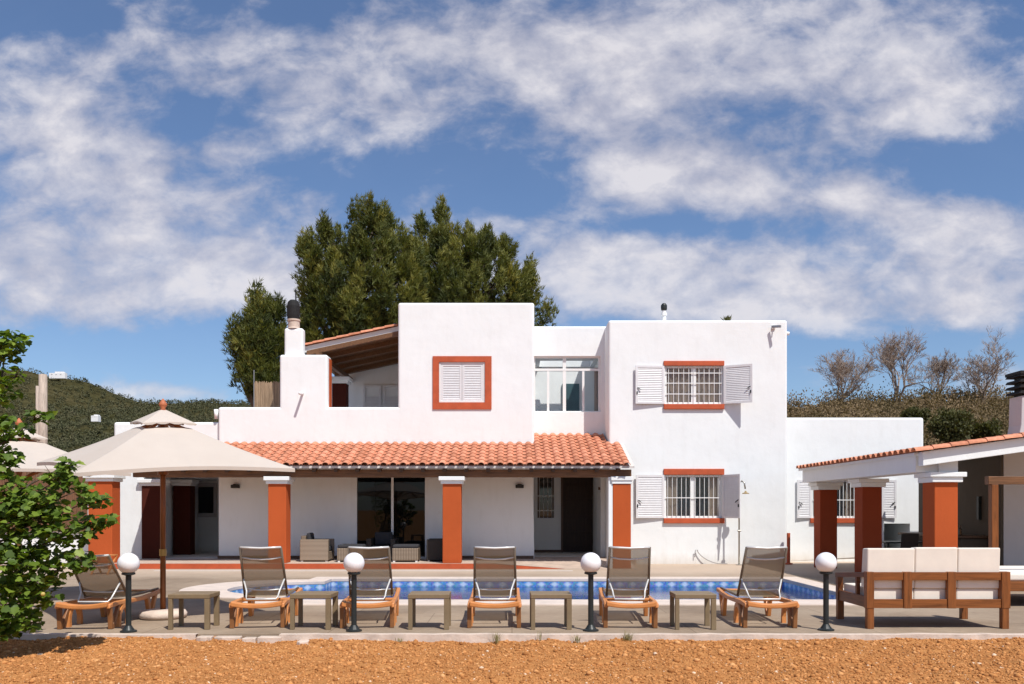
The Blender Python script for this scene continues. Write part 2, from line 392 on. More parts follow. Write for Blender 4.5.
def tiles(name, O, e, u, width, length, mat, parent, pitch=.262, expo=.36, lenf=None):
    """Spanish barrel tiles: O eave corner, e along the eave, u up the slope"""
    O, e, u = Vector(O), Vector(e).normalized(), Vector(u).normalized(); n = e.cross(u).normalized()
    if n.z < 0: n = -n
    mb = MB(); seg = 7; cols = int(width / pitch)
    for c in range(cols + 1):
        cx = c * pitch + random.uniform(-.008, .008)
        base_t = random.uniform(.35, .65)
        ln = lenf(c * pitch) if lenf else length; rows = max(1, int(ln / expo + .7)); ex = ln / rows
        for r in range(rows):
            a0 = r * ex - .02 + random.uniform(-.012, .012); a1 = (r + 1) * ex + (.05 if r < rows - 1 else 0)
            r0, r1 = .100, .090; lift0, lift1 = .030, .014
            vs = []
            for a, rr, lf in ((a0, r0, lift0), (a1, r1, lift1)):
                for k in range(seg + 1):
                    th = PI * k / seg
                    vs.append(O + e * (cx - rr * math.cos(th)) + u * a + n * (lf + rr * .82 * math.sin(th)))
            fs = [(k, k + 1, seg + 2 + k, seg + 1 + k) for k in range(seg)]
            vs += [O + e * (cx - (r0 - .016) * math.cos(PI * k / seg)) + u * a0 + n * (lift0 + (r0 - .016) * .82 * math.sin(PI * k / seg)) for k in range(seg + 1)]
            fs += [(k + 1, k, 2 * seg + 2 + k, 2 * seg + 3 + k) for k in range(seg)]
            mb.add(vs, fs, min(1, max(0, base_t + random.gauss(0, .2))))
            if c < cols:       # pan tile between covers
                vs = []; cp = cx + pitch / 2
                for a, lf in ((a0 + .06, .035), (a1 + .06, .006)):
                    for k in range(5):
                        th = PI * k / 4
                        vs.append(O + e * (cp - .095 * math.cos(th)) + u * a + n * (lf + .055 - .05 * math.sin(th)))
                mb.add(vs, [(k, k + 1, 6 + k, 5 + k) for k in range(4)], random.uniform(.3, .55))
    o = mb.build(name, mat, parent)
    return o

# ------------------------------------------------------------------ world, sun, camera
SUN = Vector((.36, -.56, 1)).normalized()
elev = math.asin(SUN.z); azim = math.atan2(SUN.x, SUN.y)
w = bpy.data.worlds.new('World'); sc.world = w; w.use_nodes = True
wt = w.node_tree; bg = wt.nodes['Background']
class WN(NT):
    def __init__(s): s.t = wt
W = WN()
sky = W.n('ShaderNodeTexSky', sky_type='NISHITA', sun_disc=False); sky.sun_elevation = elev; sky.sun_rotation = azim
sky.air_density = 1.0; sky.dust_density = .6; sky.ozone_density = 2.5
tc = W.n('ShaderNodeTexCoord'); sp = W.n('ShaderNodeSeparateXYZ'); W.l(tc.outputs['Generated'], sp.inputs[0])
ay = W.math('MAXIMUM', W.math('ABSOLUTE', sp.outputs['Y']), .12)
uu = W.math('DIVIDE', sp.outputs['X'], ay); vv = W.math('DIVIDE', sp.outputs['Z'], ay)
cb = W.n('ShaderNodeCombineXYZ'); W.l(uu, cb.inputs[0]); W.l(vv, cb.inputs[1])
P2 = cb.outputs[0]
mpn = W.n('ShaderNodeMapping'); mpn.inputs['Scale'].default_value = (1, 1.5, 1); mpn.inputs['Rotation'].default_value = (0, 0, R(-12)); W.l(P2, mpn.inputs['Vector'])
nA = W.noise(5.6, 8, .52, mpn.outputs[0], .2)
nB = W.noise(14, 9, .6, mpn.outputs[0], .25)
CL = [  # cloud masses: direction of the centre, half sizes, weight (negative = clear blue gap)
    (45, 115, 85, 45, 1.0), (110, 165, 55, 28, .9), (150, 265, 180, 42, .9), (230, 290, 100, 26, .4), (60, 300, 130, 22, .5), (40, 225, 90, 36, .5), (120, 42, 70, 24, .55), (215, 60, 55, 34, .5),
    (320, 78, 80, 38, .7), (400, 110, 55, 28, .55), (440, 35, 80, 32, .5), (220, 150, 35, 20, .5), (235, 200, 60, 14, .5),
    (600, 55, 120, 52, .85), (760, 45, 150, 50, .7), (690, 85, 170, 30, .35), (960, 85, 100, 45, .6), (700, 165, 95, 34, 1.0), (640, 182, 40, 16, .4), (820, 200, 105, 20, .85), (580, 262, 120, 36, .8),
    (740, 288, 190, 34, .85), (960, 245, 80, 42, 1.05), (560, 110, 60, 34, .4), (890, 115, 80, 36, .45), (165, 391, 45, 8, .7), (860, 308, 170, 20, .7), (540, 225, 40, 16, .4),
    (480, 185, 80, 36, -.3), (545, 160, 45, 24, -.2), (985, 160, 65, 24, -.7), (650, 228, 75, 12, -.6), (185, 115, 35, 24, -.4), (270, 16, 60, 20, -.3), (60, 18, 70, 16, -.4), (940, 188, 50, 14, -.4), (150, 362, 260, 22, -.5), (850, 350, 200, 18, -.4), (380, 185, 50, 34, -.15)]
acc = None
for (px, py, sx, sy, wt_) in CL:
    sb = W.n('ShaderNodeVectorMath', operation='SUBTRACT'); W.l(P2, sb.inputs[0]); sb.inputs[1].default_value = ((px - CX) / F, (HY - py) / F, 0)
    ml = W.n('ShaderNodeVectorMath', operation='MULTIPLY'); W.l(sb.outputs[0], ml.inputs[0]); ml.inputs[1].default_value = (F / sx / 1.15, F / sy / 1.15, 0)
    dt = W.n('ShaderNodeVectorMath', operation='DOT_PRODUCT'); W.l(ml.outputs[0], dt.inputs[0]); W.l(ml.outputs[0], dt.inputs[1])
    g = W.math('MULTIPLY', W.math('POWER', 2.718, W.math('MULTIPLY', dt.outputs['Value'], -1)), wt_)
    acc = g if acc is None else W.math('ADD', acc, g)
acc = W.math('MINIMUM', acc, 1.0)
nC = W.noise(44, 6, .6, mpn.outputs[0], .2)
hh = W.math('ADD', W.math('MULTIPLY', W.math('SUBTRACT', nA.outputs['Fac'], .5), 2.1), W.math('MULTIPLY', W.math('SUBTRACT', nB.outputs['Fac'], .5), 2.0))
hh = W.math('ADD', hh, W.math('MULTIPLY', W.math('SUBTRACT', nC.outputs['Fac'], .5), .5))
dens = W.math('ADD', hh, W.math('SUBTRACT', W.math('MULTIPLY', acc, .90), .17))
cov = W.ramp(W.math('ADD', W.math('MULTIPLY', dens, .75), .15), [(0, .03), (.12, .13), (.3, .40), (.55, .74), (.9, .97), (1, 1)])
# cloud light: brighter toward the sun side, greyer in thick parts
mp2 = W.n('ShaderNodeMapping'); mp2.inputs['Scale'].default_value = (1, 1.5, 1); mp2.inputs['Location'].default_value = (-.010, -.03, 0); mp2.inputs['Rotation'].default_value = (0, 0, R(-12)); W.l(P2, mp2.inputs['Vector'])
nA2 = W.noise(5.6, 6, .52, mp2.outputs[0], .2)
lit = W.math('ADD', W.math('MULTIPLY', W.math('SUBTRACT', nA.outputs['Fac'], nA2.outputs['Fac']), 2.0), W.math('ADD', .52, W.math('MULTIPLY', W.math('SUBTRACT', nB.outputs['Fac'], .5), .55)), clamp=True)
nL = W.noise(2.6, 4, .5, mpn.outputs[0])
lit = W.math('ADD', lit, W.math('MULTIPLY', W.math('SUBTRACT', dens, .30), .42))
lit = W.math('ADD', lit, W.math('MULTIPLY', W.math('SUBTRACT', nL.outputs['Fac'], .5), 1.3), clamp=True)
ccol = W.ramp(lit, [(.0, (3.6, 3.65, 4.5)), (.45, (4.9, 4.85, 5.6)), (.95, (7.0, 6.8, 7.15))])
hs = W.n('ShaderNodeHueSaturation'); hs.inputs['Saturation'].default_value = 1.0; hs.inputs['Value'].default_value = 1.0
W.l(sky.outputs[0], hs.inputs['Color'])
skyc = W.mix(1, hs.outputs[0], (.84, .94, 1.08), 'MULTIPLY')
W.l(W.mix(W.math('MULTIPLY', cov, .93), skyc, ccol), bg.inputs['Color']); bg.inputs['Strength'].default_value = .113
sl = bpy.data.lights.new('sun', 'SUN'); sl.energy = 5.0; sl.angle = R(.53); sl.color = (1, .965, .90)
so = bpy.data.objects.new('sun', sl); link(so); so.rotation_euler = SUN.to_track_quat('Z', 'Y').to_euler(); so.location = (20, -20, 40)
cam = bpy.data.cameras.new('camera'); co = bpy.data.objects.new('camera', cam); link(co)
co.location = (0, 0, H); co.rotation_euler = (PI / 2, 0, 0); cam.sensor_width = 36; cam.lens = F / 1024 * 36
cam.shift_y = (HY - 342) / 1024; cam.clip_end = 6000; sc.camera = co
sc.view_settings.view_transform = 'Standard'; sc.view_settings.look = 'None'; sc.view_settings.exposure = 0
sc.render.engine = 'CYCLES'; sc.cycles.max_bounces = 8; sc.cycles.transparent_max_bounces = 12; sc.cycles.caustics_reflective = False; sc.cycles.caustics_refractive = False

# ------------------------------------------------------------------ ground and terrace
TX0, TX1, TY0, TY1 = -14.0, 17.0, 10.97, 40.0
PX0, PX1, PY0 = -9.5, 9.5, 5.0
def ground():
    V = []; Fq = []
    nx, ny = 620, 200
    xs = np.linspace(PX0, PX1, nx); ys = np.linspace(PY0, TY0, ny)
    X, Y = np.meshgrid(xs, ys)
    rng = np.random.default_rng(3); Z = np.zeros_like(X)
    for k, amp in ((1.5, .015), (4, .012), (9, .010), (18, .007), (34, .0045)):
        for _ in range(6):
            a = rng.uniform(0, 2 * PI); kk = k * rng.uniform(.7, 1.4)
            Z += amp / 2.2 * np.sin((X * math.cos(a) + Y * math.sin(a)) * kk + rng.uniform(0, 6.28) + 1.2 * np.sin(X * kk * .37 + Y * kk * .29))
    global SOILZ, SXS, SYS
    edge = np.minimum(np.minimum(X - PX0, PX1 - X) / .6, (Y - PY0) / .6).clip(0, 1)
    Z = -.10 + Z * edge + .032 * edge * np.exp(-((Y - TY0) / .5) ** 2) + .014 * edge * np.exp(-((Y - TY0) / .12) ** 2)
    SOILZ, SXS, SYS = Z, xs, ys
    V = np.stack([X, Y, Z], -1).reshape(-1, 3)
    i = np.arange(nx * ny).reshape(ny, nx)
    Fq = np.stack([i[:-1, :-1], i[:-1, 1:], i[1:, 1:], i[1:, :-1]], -1).reshape(-1, 4)
    B = 3000
    xs2 = [-B, TX0, PX0, PX1, TX1, B]; ys2 = [-B, PY0, TY0, TY1, B]
    V2 = [(x, y, -.10) for y in ys2 for x in xs2]; F2 = []
    for j in range(4):
        for k in range(5):
            if (j == 1 and k == 2) or (j == 2 and 1 <= k <= 3): continue
            a = j * 6 + k; F2.append((a, a + 1, a + 7, a + 6))
    o0 = len(V); V = np.vstack([V, np.array(V2)]); Fq = np.vstack([Fq, np.array(F2) + o0])
    o = np_mesh('ground', V, Fq, np.full(len(Fq), .5), M['soil'], smooth=True); tag(o, kind='structure')
ground()

ICO = None
def ico(sub=1):
    bm = bmesh.new(); bmesh.ops.create_icosphere(bm, subdivisions=sub, radius=1)
    V = np.array([v.co[:] for v in bm.verts]); Fc = np.array([[v.index for v in f.verts] for f in bm.faces]); bm.free(); return V, Fc
ICO1 = ico(1); ICO2 = ico(2)
def scatter(name, P, S, mat, base=ICO1, squash=(1, 1, .7), jitter=.28, tint=None, seed=1, smooth=False, parent=None):
    rng = np.random.default_rng(seed); V0, F0 = base; n = len(P); k = len(V0)
    J = 1 + rng.uniform(-jitter, jitter, (n, k, 1))
    ang = rng.uniform(0, 2 * PI, n); c, s = np.cos(ang), np.sin(ang)
    Q = V0[None] * J * np.array(squash) * np.asarray(S).reshape(n, -1, 1 if np.ndim(S) == 1 else 3)
    X = Q[..., 0] * c[:, None] - Q[..., 1] * s[:, None]; Y = Q[..., 0] * s[:, None] + Q[..., 1] * c[:, None]
    V = np.stack([X, Y, Q[..., 2]], -1) + P[:, None]
    Fc = (F0[None] + (np.arange(n) * k)[:, None, None]).reshape(-1, F0.shape[1])
    if tint is None: tint = rng.uniform(0, 1, n)
    return np_mesh(name, V.reshape(-1, 3), Fc, np.repeat(tint, len(F0)), mat, parent, smooth)
def soil_z(x, y):
    i = np.clip(((y - SYS[0]) / (SYS[1] - SYS[0])).round().astype(int), 0, len(SYS) - 1); j = np.clip(((x - SXS[0]) / (SXS[1] - SXS[0])).round().astype(int), 0, len(SXS) - 1); return SOILZ[i, j]
def clods():
    rng = np.random.default_rng(11); n = 75000
    x = rng.uniform(-6.6, 6.6, n); y = rng.uniform(8.0, 10.9, n)
    S = np.clip(rng.lognormal(-5.05, .6, n), .003, .042)
    P = np.stack([x, y, soil_z(x, y) + S * .15], -1)
    t = rng.beta(1.6, 2.2, n) * .85; t[rng.uniform(0, 1, n) > .985] = 1.0
    o = scatter('soil_clods', P, S, M['clod'], seed=5, tint=t); tag(o, 'crumbly orange clods and pale pebbles strewn over the soil', 'soil', kind='stuff')
clods()

# pool outline (inner edge) counter-clockwise
PXa, PXb, PYn, PYf = -4.15, 6.24, 14.95, 19.57
def pool_loop(off=0.0, near=None):
    nr = off if near is None else near
    pts = [(PXb + off, PYn - nr), (PXb + off, PYf + off), (PXa - off, PYf + off)]
    r = 1.55 + off; cy = (PYn + PYf) / 2
    for k in range(25):
        a = PI / 2 + PI * k / 24
        pts.append((PXa - off + (r) * math.cos(a) * 1.0, cy + r * math.sin(a)))
    pts.append((PXa - off, PYn - nr))
    return pts
def fill_between(loops, z, zt=None):
    bm = bmesh.new()
    for lp in loops:
        vs = [bm.verts.new((x, y, z)) for x, y in lp]
        for i in range(len(vs)): bm.edges.new((vs[i], vs[(i + 1) % len(vs)]))
    bmesh.ops.triangle_fill(bm, use_beauty=True, use_dissolve=False, edges=bm.edges[:])
    for f in bm.faces:
        if f.normal.z < 0: f.normal_flip()
    if zt is not None:
        r = bmesh.ops.extrude_face_region(bm, geom=bm.faces[:])
        for v in [g for g in r['geom'] if isinstance(g, bmesh.types.BMVert)]: v.co.z = zt
        bmesh.ops.recalc_face_normals(bm, faces=bm.faces)
    return bm
def bm_obj(name, bm, mat, parent=None, bevel=0):
    me = bpy.data.meshes.new(name); bm.to_mesh(me); bm.free(); me.materials.append(mat)
    o = bpy.data.objects.new(name, me); link(o, parent)
    if bevel:
        b = o.modifiers.new('bevel', 'BEVEL'); b.width = bevel; b.segments = 2; b.limit_method = 'ANGLE'; b.angle_limit = R(50)
    return o
rect = [(TX0, TY0), (TX1, TY0), (TX1, TY1), (TX0, TY1)]
bm = fill_between([rect, pool_loop(.25)], 0)
ev = [bm.verts.new(p) for p in ((TX0, TY0, -.3), (TX1, TY0, -.3))]; bm.verts.ensure_lookup_table()
a = [v for v in bm.verts if abs(v.co.y - TY0) < 1e-4 and v.co.z == 0]; a.sort(key=lambda v: v.co.x)
bm.faces.new((ev[0], ev[1], a[1], a[0]))
tag(bm_obj('terrace', bm, M['terrace']), kind='structure')
cop = bm_obj('pool_coping', fill_between([pool_loop(0), pool_loop(.46, .72)], -.05, .028), M['coping'], bevel=.012); tag(cop, kind='structure')
mb = MB(); lp = pool_loop(0); n = len(lp)
for i in range(n):
    p, q = lp[i], lp[(i + 1) % n]; mb.add([(p[0], p[1], -.05), (q[0], q[1], -.05), (q[0], q[1], -1.4), (p[0], p[1], -1.4)], [(0, 1, 2, 3)])
mb.box(PXa - 2, PXb + .1, PYn - .1, PYf + .1, -1.5, -1.4)
for k, (rr, zz) in enumerate(((1.5, -.42), (1.05, -.72), (.6, -1.05))):
    mb.prism([(PXa + .25 * k + (rr if 0 else 1.5 - .42 * k) * math.cos(PI / 2 + PI * j / 16), 17.26 + (1.5 - .42 * 0) * math.sin(PI / 2 + PI * j / 16)) for j in range(17)], 'z', -1.4, zz - .0)
tag(mb.build('pool_basin', M['mosaic']), kind='structure')
tag(bm_obj('water', fill_between([pool_loop(-.005)], -.165), M['water']), kind='structure')
mb = MB(); mb.box(-9.4, 1.6, 22.28, 22.4, -.02, .006); tag(mb.build('drain_channel', M['mortar']), kind='structure')

# kerb along the terrace front
def kerb():
    mb = MB(); x = TX0
    segs = [(-8.2, -4.05), (-2.98, 9.6)]
    for x0, x1 in segs:
        nseg = int((x1 - x0) / .22); rng = random.Random(4)
        pr = []
        for i in range(nseg + 1):
            X = x0 + (x1 - x0) * i / nseg
            pr.append((X, TY0 - .105 + rng.uniform(-.012, .012), -.14 + rng.uniform(-.01, .01), .007 + rng.uniform(-.006, .004)))
        for i in range(nseg):
            (xa, ya, za, ta), (xb, yb, zb, tb) = pr[i], pr[i + 1]
            vs = [(xa, ya, -.2), (xb, yb, -.2), (xb, yb + .01, tb), (xa, ya + .01, ta), (xb, TY0 + .02, tb + .002), (xa, TY0 + .02, ta + .002)]
            mb.add(vs, [(0, 1, 2, 3), (3, 2, 4, 5)])
    tag(mb.build('terrace_kerb', M['stone']), kind='structure')
kerb()
def edging_stones():
    rng = random.Random(9)
    x = -4.03; specs = [(.20, 0), (.34, 0), (.17, 0), (.30, 0), (.14, -.11)]
    for i, (wd, dy) in enumerate(specs):
        if i == 4: x = -2.72
        y0, y1 = TY0 - .15 + rng.uniform(-.02, .03) + dy, TY0 - .012 + dy * .6
        pts = [(x, y0 + rng.uniform(0, .03)), (x + wd * .35, y0 + rng.uniform(-.02, .015)), (x + wd * .7, y0 + rng.uniform(-.015, .02)), (x + wd, y0 + rng.uniform(0, .04)), (x + wd - rng.uniform(0, .02), y1), (x + wd * .5, y1 + .004), (x + rng.uniform(0, .02), y1)]
        mb = MB().prism(pts, 'z', -.16, -.015 - rng.uniform(0, .025) + dy * .3); o = mb.build('edging_stone', M['stone'], bevel=.01)
        tag(o, 'broken slab of pale stone set along the left part of the terrace edge', 'stone', 'broken edging stones'); x += wd + .025
edging_stones()

# ------------------------------------------------------------------ the house
YW = 25.2
def wx(px): return fx(px, YW)
def wz(py): return fz(py, YW)
house = thing('white_villa', 'white two storey villa with orange columns and terracotta porch roof behind the pool', 'house', (0, YW, 0))
hp = house.location
def hpart(mb, name, mat, parent=None, **k):
    o = mb.build(name, mat, None, **k); attach(o, parent or house); return o
def world_loc(o):
    p = Vector(o.location)
    while o.parent: o = o.parent; p += o.location
    return p
def attach(o, parent):
    """parent without moving (things here are unrotated)"""
    o.parent = parent; o.location = Vector(o.location) - world_loc(parent); return o

FL = .155                         # porch floor level
YR = 26.25                       # recess glazing plane
solids = [
    (wx(218), .66, YW, 31, 0, 3.66), (wx(218), .66, YW, YW + .28, 3.0, wz(407)),
    (wx(398), .66, YW, 30.2, 3.0, wz(302.5)),
    (.5, wx(640), YR, 31, 0, fz(326, YR)),
    (wx(608.5), wx(787.5), YW, 31.5, 0, wz(320)),
    (wx(600), fx(924, 26.3), 26.3, 31, 0, fz(417.5, 26.3)),
    (wx(111), wx(219), YW + .16, 31, 0, wz(421.5)),
    (wx(279.5), wx(327.5), YW, YW + .55, 3.0, wz(354.5)),
    (wx(283), wx(302), YW + .12, YW + .43, 3.0, wz(327)),
    (wx(40), wx(112), YW + .5, YW + .8, 0, fz(500, YW)),
]
voids = [
    (wx(141), wx(217), YW - .1, 29.8, FL, 2.62),                              # left arcade recess
    (wx(357), wx(425), YW - .1, 28.5, FL + .02, fz(477.5, YW)),                # sliding door room
    (.66, wx(604.5), YW - .2, 28.9, FL, 3.0),                              # entrance recess
    (wx(439), wx(485), YW - .1, YW + .22, wz(402.5), wz(362)),                 # tower window
    (.66, fx(600.5, YR), YR - .1, 28.3, fz(412, YR), fz(356, YR)),
    (.9, 2.6, 27.1, 28.22, 6.0, 9.0),             # roof shaft added to let more sun into the glazed landing
    (wx(665), wx(723), YW - .1, YW + 2.4, wz(404), wz(366)),
    (wx(664.5), wx(721.5), YW - .1, YW + 2.4, wz(518), wz(475)),
    (fx(812, 26.3), fx(857, 26.3), 26.2, 28, fz(518, 26.3), fz(480, 26.3)),
    (fx(884, 26.3), fx(910, 26.3), 26.2, 28.5, .25, fz(523.5, 26.3)),
    (fx(537.5, 28.9), fx(554, 28.9), 28.8, 30.5, fz(518, 28.9), 2.72),
    (fx(563, 28.9), fx(597, 28.9), 28.8, 30.6, FL, 2.75),
]
attach(voxel('wall', solids, voids, M['white']), house)

# porch floor with red step and ramp
mb = MB(); YS = 23.05
mb.box(fx(108, YS), -.55, YS + .03, 29.8, -.02, FL - .003); mb.box(-.55, 3.6, 24.62, 28.95, -.02, FL - .003)
hpart(mb, 'porch_floor', M['red_floor'])
mb = MB(); mb.add([(-.55, YS + .03, FL - .003), (1.45, YS + .03, .004), (3.4, YS + .03, .004), (3.4, 24.62, FL - .003), (-.55, 24.62, FL - .003)], [(0, 1, 4), (1, 3, 4), (1, 2, 3)])
hpart(mb, 'ramp', M['red_floor'])
mb = MB(); mb.box(fx(108, YS), -.55, YS - .004, YS + .027, .004, FL - .012); mb.prism([(-.55, .004), (1.42, .004), (-.55, FL - .012)], 'y', YS - .004, YS + .027)
hpart(mb, 'step_riser', M['trim'])
for a, b, y in ((wx(217) + .02, wx(355), YW), (wx(427), .64, YW), (.68, fx(561, 28.9), 28.9)): hpart(MB().box(a, b, y - .022, y + .01, FL, FL + .09), 'skirting', M['skirting'])

# columns
def column(x0, x1, y, zb, zt, depth, parent, capw=.10, mat='orange', caph=.19):
    mb = MB(); mb.box(x0, x1, y, y + depth, zb, zt)
    o = hpart(mb, 'column', M[mat], parent, bevel=.018)
    mb = MB(); mb.box(x0 - capw, x1 + capw, y - capw, y + depth + capw, zt + caph * .42, zt + caph); mb.box(x0 - capw * .5, x1 + capw * .5, y - capw * .5, y + depth + capw * .5, zt - .01, zt + caph * .42)
    c = mb.build('capital', M['white'], None, bevel=.012); attach(c, o); return o
YC = 23.12
for a, b in ((268, 286), (442.5, 461), (88, 112)):
    column(fx(a, YC), fx(b, YC), YC, FL - .01 if a != 88 else FL - .01, fz(483.5 if a != 88 else 481, YC), .5, house)
column(fx(612.8, YC), fx(631, YC), YC, 0, fz(483.5, YC), .48, house, .05)
mb = MB(); mb.box(fx(608.5, YC), fx(612.8, YC) - .003, YC + .01, YC + .48, 0, fz(477, YC)); hpart(mb, 'pilaster', M['white'], bevel=.01)
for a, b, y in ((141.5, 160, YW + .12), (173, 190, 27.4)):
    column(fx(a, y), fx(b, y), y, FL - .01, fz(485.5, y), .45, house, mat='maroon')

# porch beam, rafters, roof
YE = 22.96; XE0, XE1 = fx(128, 22.95), fx(634.5, 22.95)
mb = MB(); mb.box(fx(131, YC), fx(632, YC), YC + .1, YC + .34, fz(477, YC), fz(469.3, YC)); hpart(mb, 'beam', M['beam'], bevel=.012)
sl_ = (fz(443, YW) - 2.83) / (YW - 22.95); ZE = 2.735
k = 0; x = fx(141, YC)
while x < fx(632, YC):
    if x < .66: ln = YW - .003
    else: ln = YR - .003 if x < 2.85 else YW - .003
    pts = [(YE + .06, ZE - .11), (ln, ZE - .11 + sl_ * (ln - YE - .06)), (ln, ZE - .01 + sl_ * (ln - YE - .06)), (YE + .06, ZE - .01)]
    hpart(MB().prism(pts, 'x', x - .05, x + .05), 'rafter', M['beam_y']); x += .59
mb = MB()
def slab(x0, x1, y1): mb.prism([(YE, ZE - .006), (y1, ZE - .006 + sl_ * (y1 - YE)), (y1, ZE + .055 + sl_ * (y1 - YE)), (YE, ZE + .055)], 'x', x0, x1)
slab(XE0, .66, YW - .004); slab(.66, 2.87, YR - .004); slab(2.87, XE1, YW - .004)
hpart(mb, 'roof_deck', M['mortar'])
u = (0, 1, sl_); L = math.hypot(1, sl_)
def plen(x): return ((YR if .58 < x < 2.80 else YW) - YE + .06) * L - .04
attach(tiles('porch_roof', (XE0 + .1, YE - .06, ZE + .05), (1, 0, 0), u, XE1 - XE0 - .10, 0, M['tile'], None, lenf=lambda c: plen(XE0 + .1 + c)), house)

# windows
def grille(mb, x0, x1, z0, z1, y, nv, zs=(), r=.010):
    for i in range(nv):
        X = x0 + (x1 - x0) * (i + .5) / nv; mb.tube([(X, y, z0), (X, y, z1)], r, 6)
    for z in zs: mb.bar((x0, y, z), (x1, y, z), .012, .025)
def sash(mb, x0, x1, z0, z1, y0, y1, wv=.055, mid=True):
    mb.box(x0, x0 + wv, y0, y1, z0, z1); mb.box(x1 - wv, x1, y0, y1, z0, z1)
    mb.box(x0 + wv, x1 - wv, y0, y1, z0, z0 + wv); mb.box(x0 + wv, x1 - wv, y0, y1, z1 - wv, z1)
    if mid: c = (x0 + x1) / 2; mb.box(c - .075, c + .075, y0 + .003, y1 - .003, z0 + wv, z1 - wv)
def shutter(wd, ht, parent, hinge, side, ang, mat='louvre_white', latch=True):
    """louvred shutter hung at hinge (x,y,z bottom); side -1 opens to the left, +1 to the right"""
    mb = MB(); b = .065; t = .018
    X = lambda a: side * a
    def bx(a0, a1, z0, z1, d=t): mb.box(min(X(a0), X(a1)), max(X(a0), X(a1)), -d, d, z0, z1)
    bx(0, b, 0, ht); bx(wd - b, wd, 0, ht); bx(b, wd - b, 0, b); bx(b, wd - b, ht - b, ht)
    n = int((ht - 2 * b) / .05)
    for i in range(n):
        z = b + (ht - 2 * b) * (i + .5) / n
        pts = [(-.014, z - .026), (-.006, z - .027), (.013, z + .024), (.005, z + .025)]
        mb.prism(pts, 'x', min(X(b), X(wd - b)), max(X(b), X(wd - b)))
    o = mb.build('shutter', M[mat], None); o.location = hinge; o.rotation_euler = (0, 0, -side * ang); attach(o, parent)
    if not latch: return o
    lm = MB(); lm.bar((X(wd - .05), -.03, ht * .42), (X(wd - .16), -.05, ht * .36), .02, .02); lm.box(min(X(wd - .06), X(wd - .03)), max(X(wd - .06), X(wd - .03)), -.04, -t, ht * .25, ht * .32)
    l_ = lm.build('latch', M['black_metal'], o)
    return o
def barred_window(x0, x1, z0, z1, y, label, nv, zs, lint, sill, sh, cur=True, mat_l='trim'):
    mb = MB(); sash(mb, x0 + .004, x1 - .004, z0 + .004, z1 - .004, y + .05, y + .11)
    fr = hpart(mb, 'window', M['white_metal'], bevel=.006); fr['label'] = label
    mb = MB(); mb.add([(x0, y + .082, z0), (x1, y + .082, z0), (x1, y + .082, z1), (x0, y + .082, z1)], [(0, 1, 2, 3)]); attach(mb.build('pane', M['glass'], None), fr)
    mb = MB(); grille(mb, x0 + .03, x1 - .03, z0 + .01, z1 - .01, y + .02, nv, zs, .0095); attach(mb.build('grille', M['white_metal'], None), fr)
    if lint: mb = MB(); mb.box(*lint); attach(mb.build('lintel', M[mat_l], None, bevel=.012), fr)
    if sill: mb = MB(); mb.box(*sill); attach(mb.build('sill', M[mat_l], None, bevel=.012), fr)
    if cur:
        mb = MB(); pts = []; nn = 60
        for i in range(nn + 1):
            X = x0 + (x1 - x0) * i / nn; pts.append((X, y + .165 + .03 * math.sin(i * .9) + .02 * math.sin(i * 2.3)))
        vs = [(p[0], p[1], z0 - .05) for p in pts] + [(p[0], p[1], z1 + .05) for p in pts]
        mb.add(vs, [(i, i + 1, nn + 2 + i, nn + 1 + i) for i in range(nn) if cur is True or abs(i - nn / 2) > cur * nn / 2])
        attach(mb.build('curtain', M['curtain'], None, smooth=True), fr)
    for (hx, side, wd, a) in sh: shutter(wd, z1 - z0, fr, (hx, y - .03, z0), side, a)
    return fr
zu0, zu1 = wz(404), wz(366); zl0, zl1 = wz(518), wz(475)
barred_window(wx(665), wx(723), zu0, zu1, YW, 'upper barred window with beige curtains', 11, [zu0 + .3, zu0 + .62, zu0 + .92],
              (wx(663.5), wx(724), YW - .05, YW + .02, zu1 + .004, wz(361)), (wx(663.5), wx(724), YW - .07, YW + .02, wz(409.3), zu0 - .004),
              [(wx(664) - .0, -1, wx(664) - wx(635), R(4)), (wx(723.5), 1, .83, R(26))])
barred_window(wx(664.5), wx(721.5), zl0, zl1, YW, 'lower barred window with dark glass', 12, [zl0 + .6],
              (wx(663.5), wx(724), YW - .05, YW + .02, zl1 + .004, wz(468.8)), (wx(663.5), wx(724), YW - .07, YW + .02, wz(523.2), zl0 - .004),
              [(wx(664), -1, wx(664) - wx(635.5), R(4)), (wx(722.5), 1, .76, R(64))], cur=.55)
ye = 26.3
barred_window(fx(812, ye), fx(857, ye), fz(518, ye), fz(480, ye), ye, 'barred window of the low wing behind the pavilion', 12, [fz(500, ye)],
              (fx(810, ye), fx(859, ye), ye - .05, ye + .02, fz(480, ye) + .004, fz(475.5, ye)), (fx(810, ye), fx(859, ye), ye - .07, ye + .02, fz(523, ye), fz(518, ye) - .004),
              [(fx(811, ye), -1, .45, R(4)), (fx(881, ye) , 1, .45, R(4))], cur=.5)
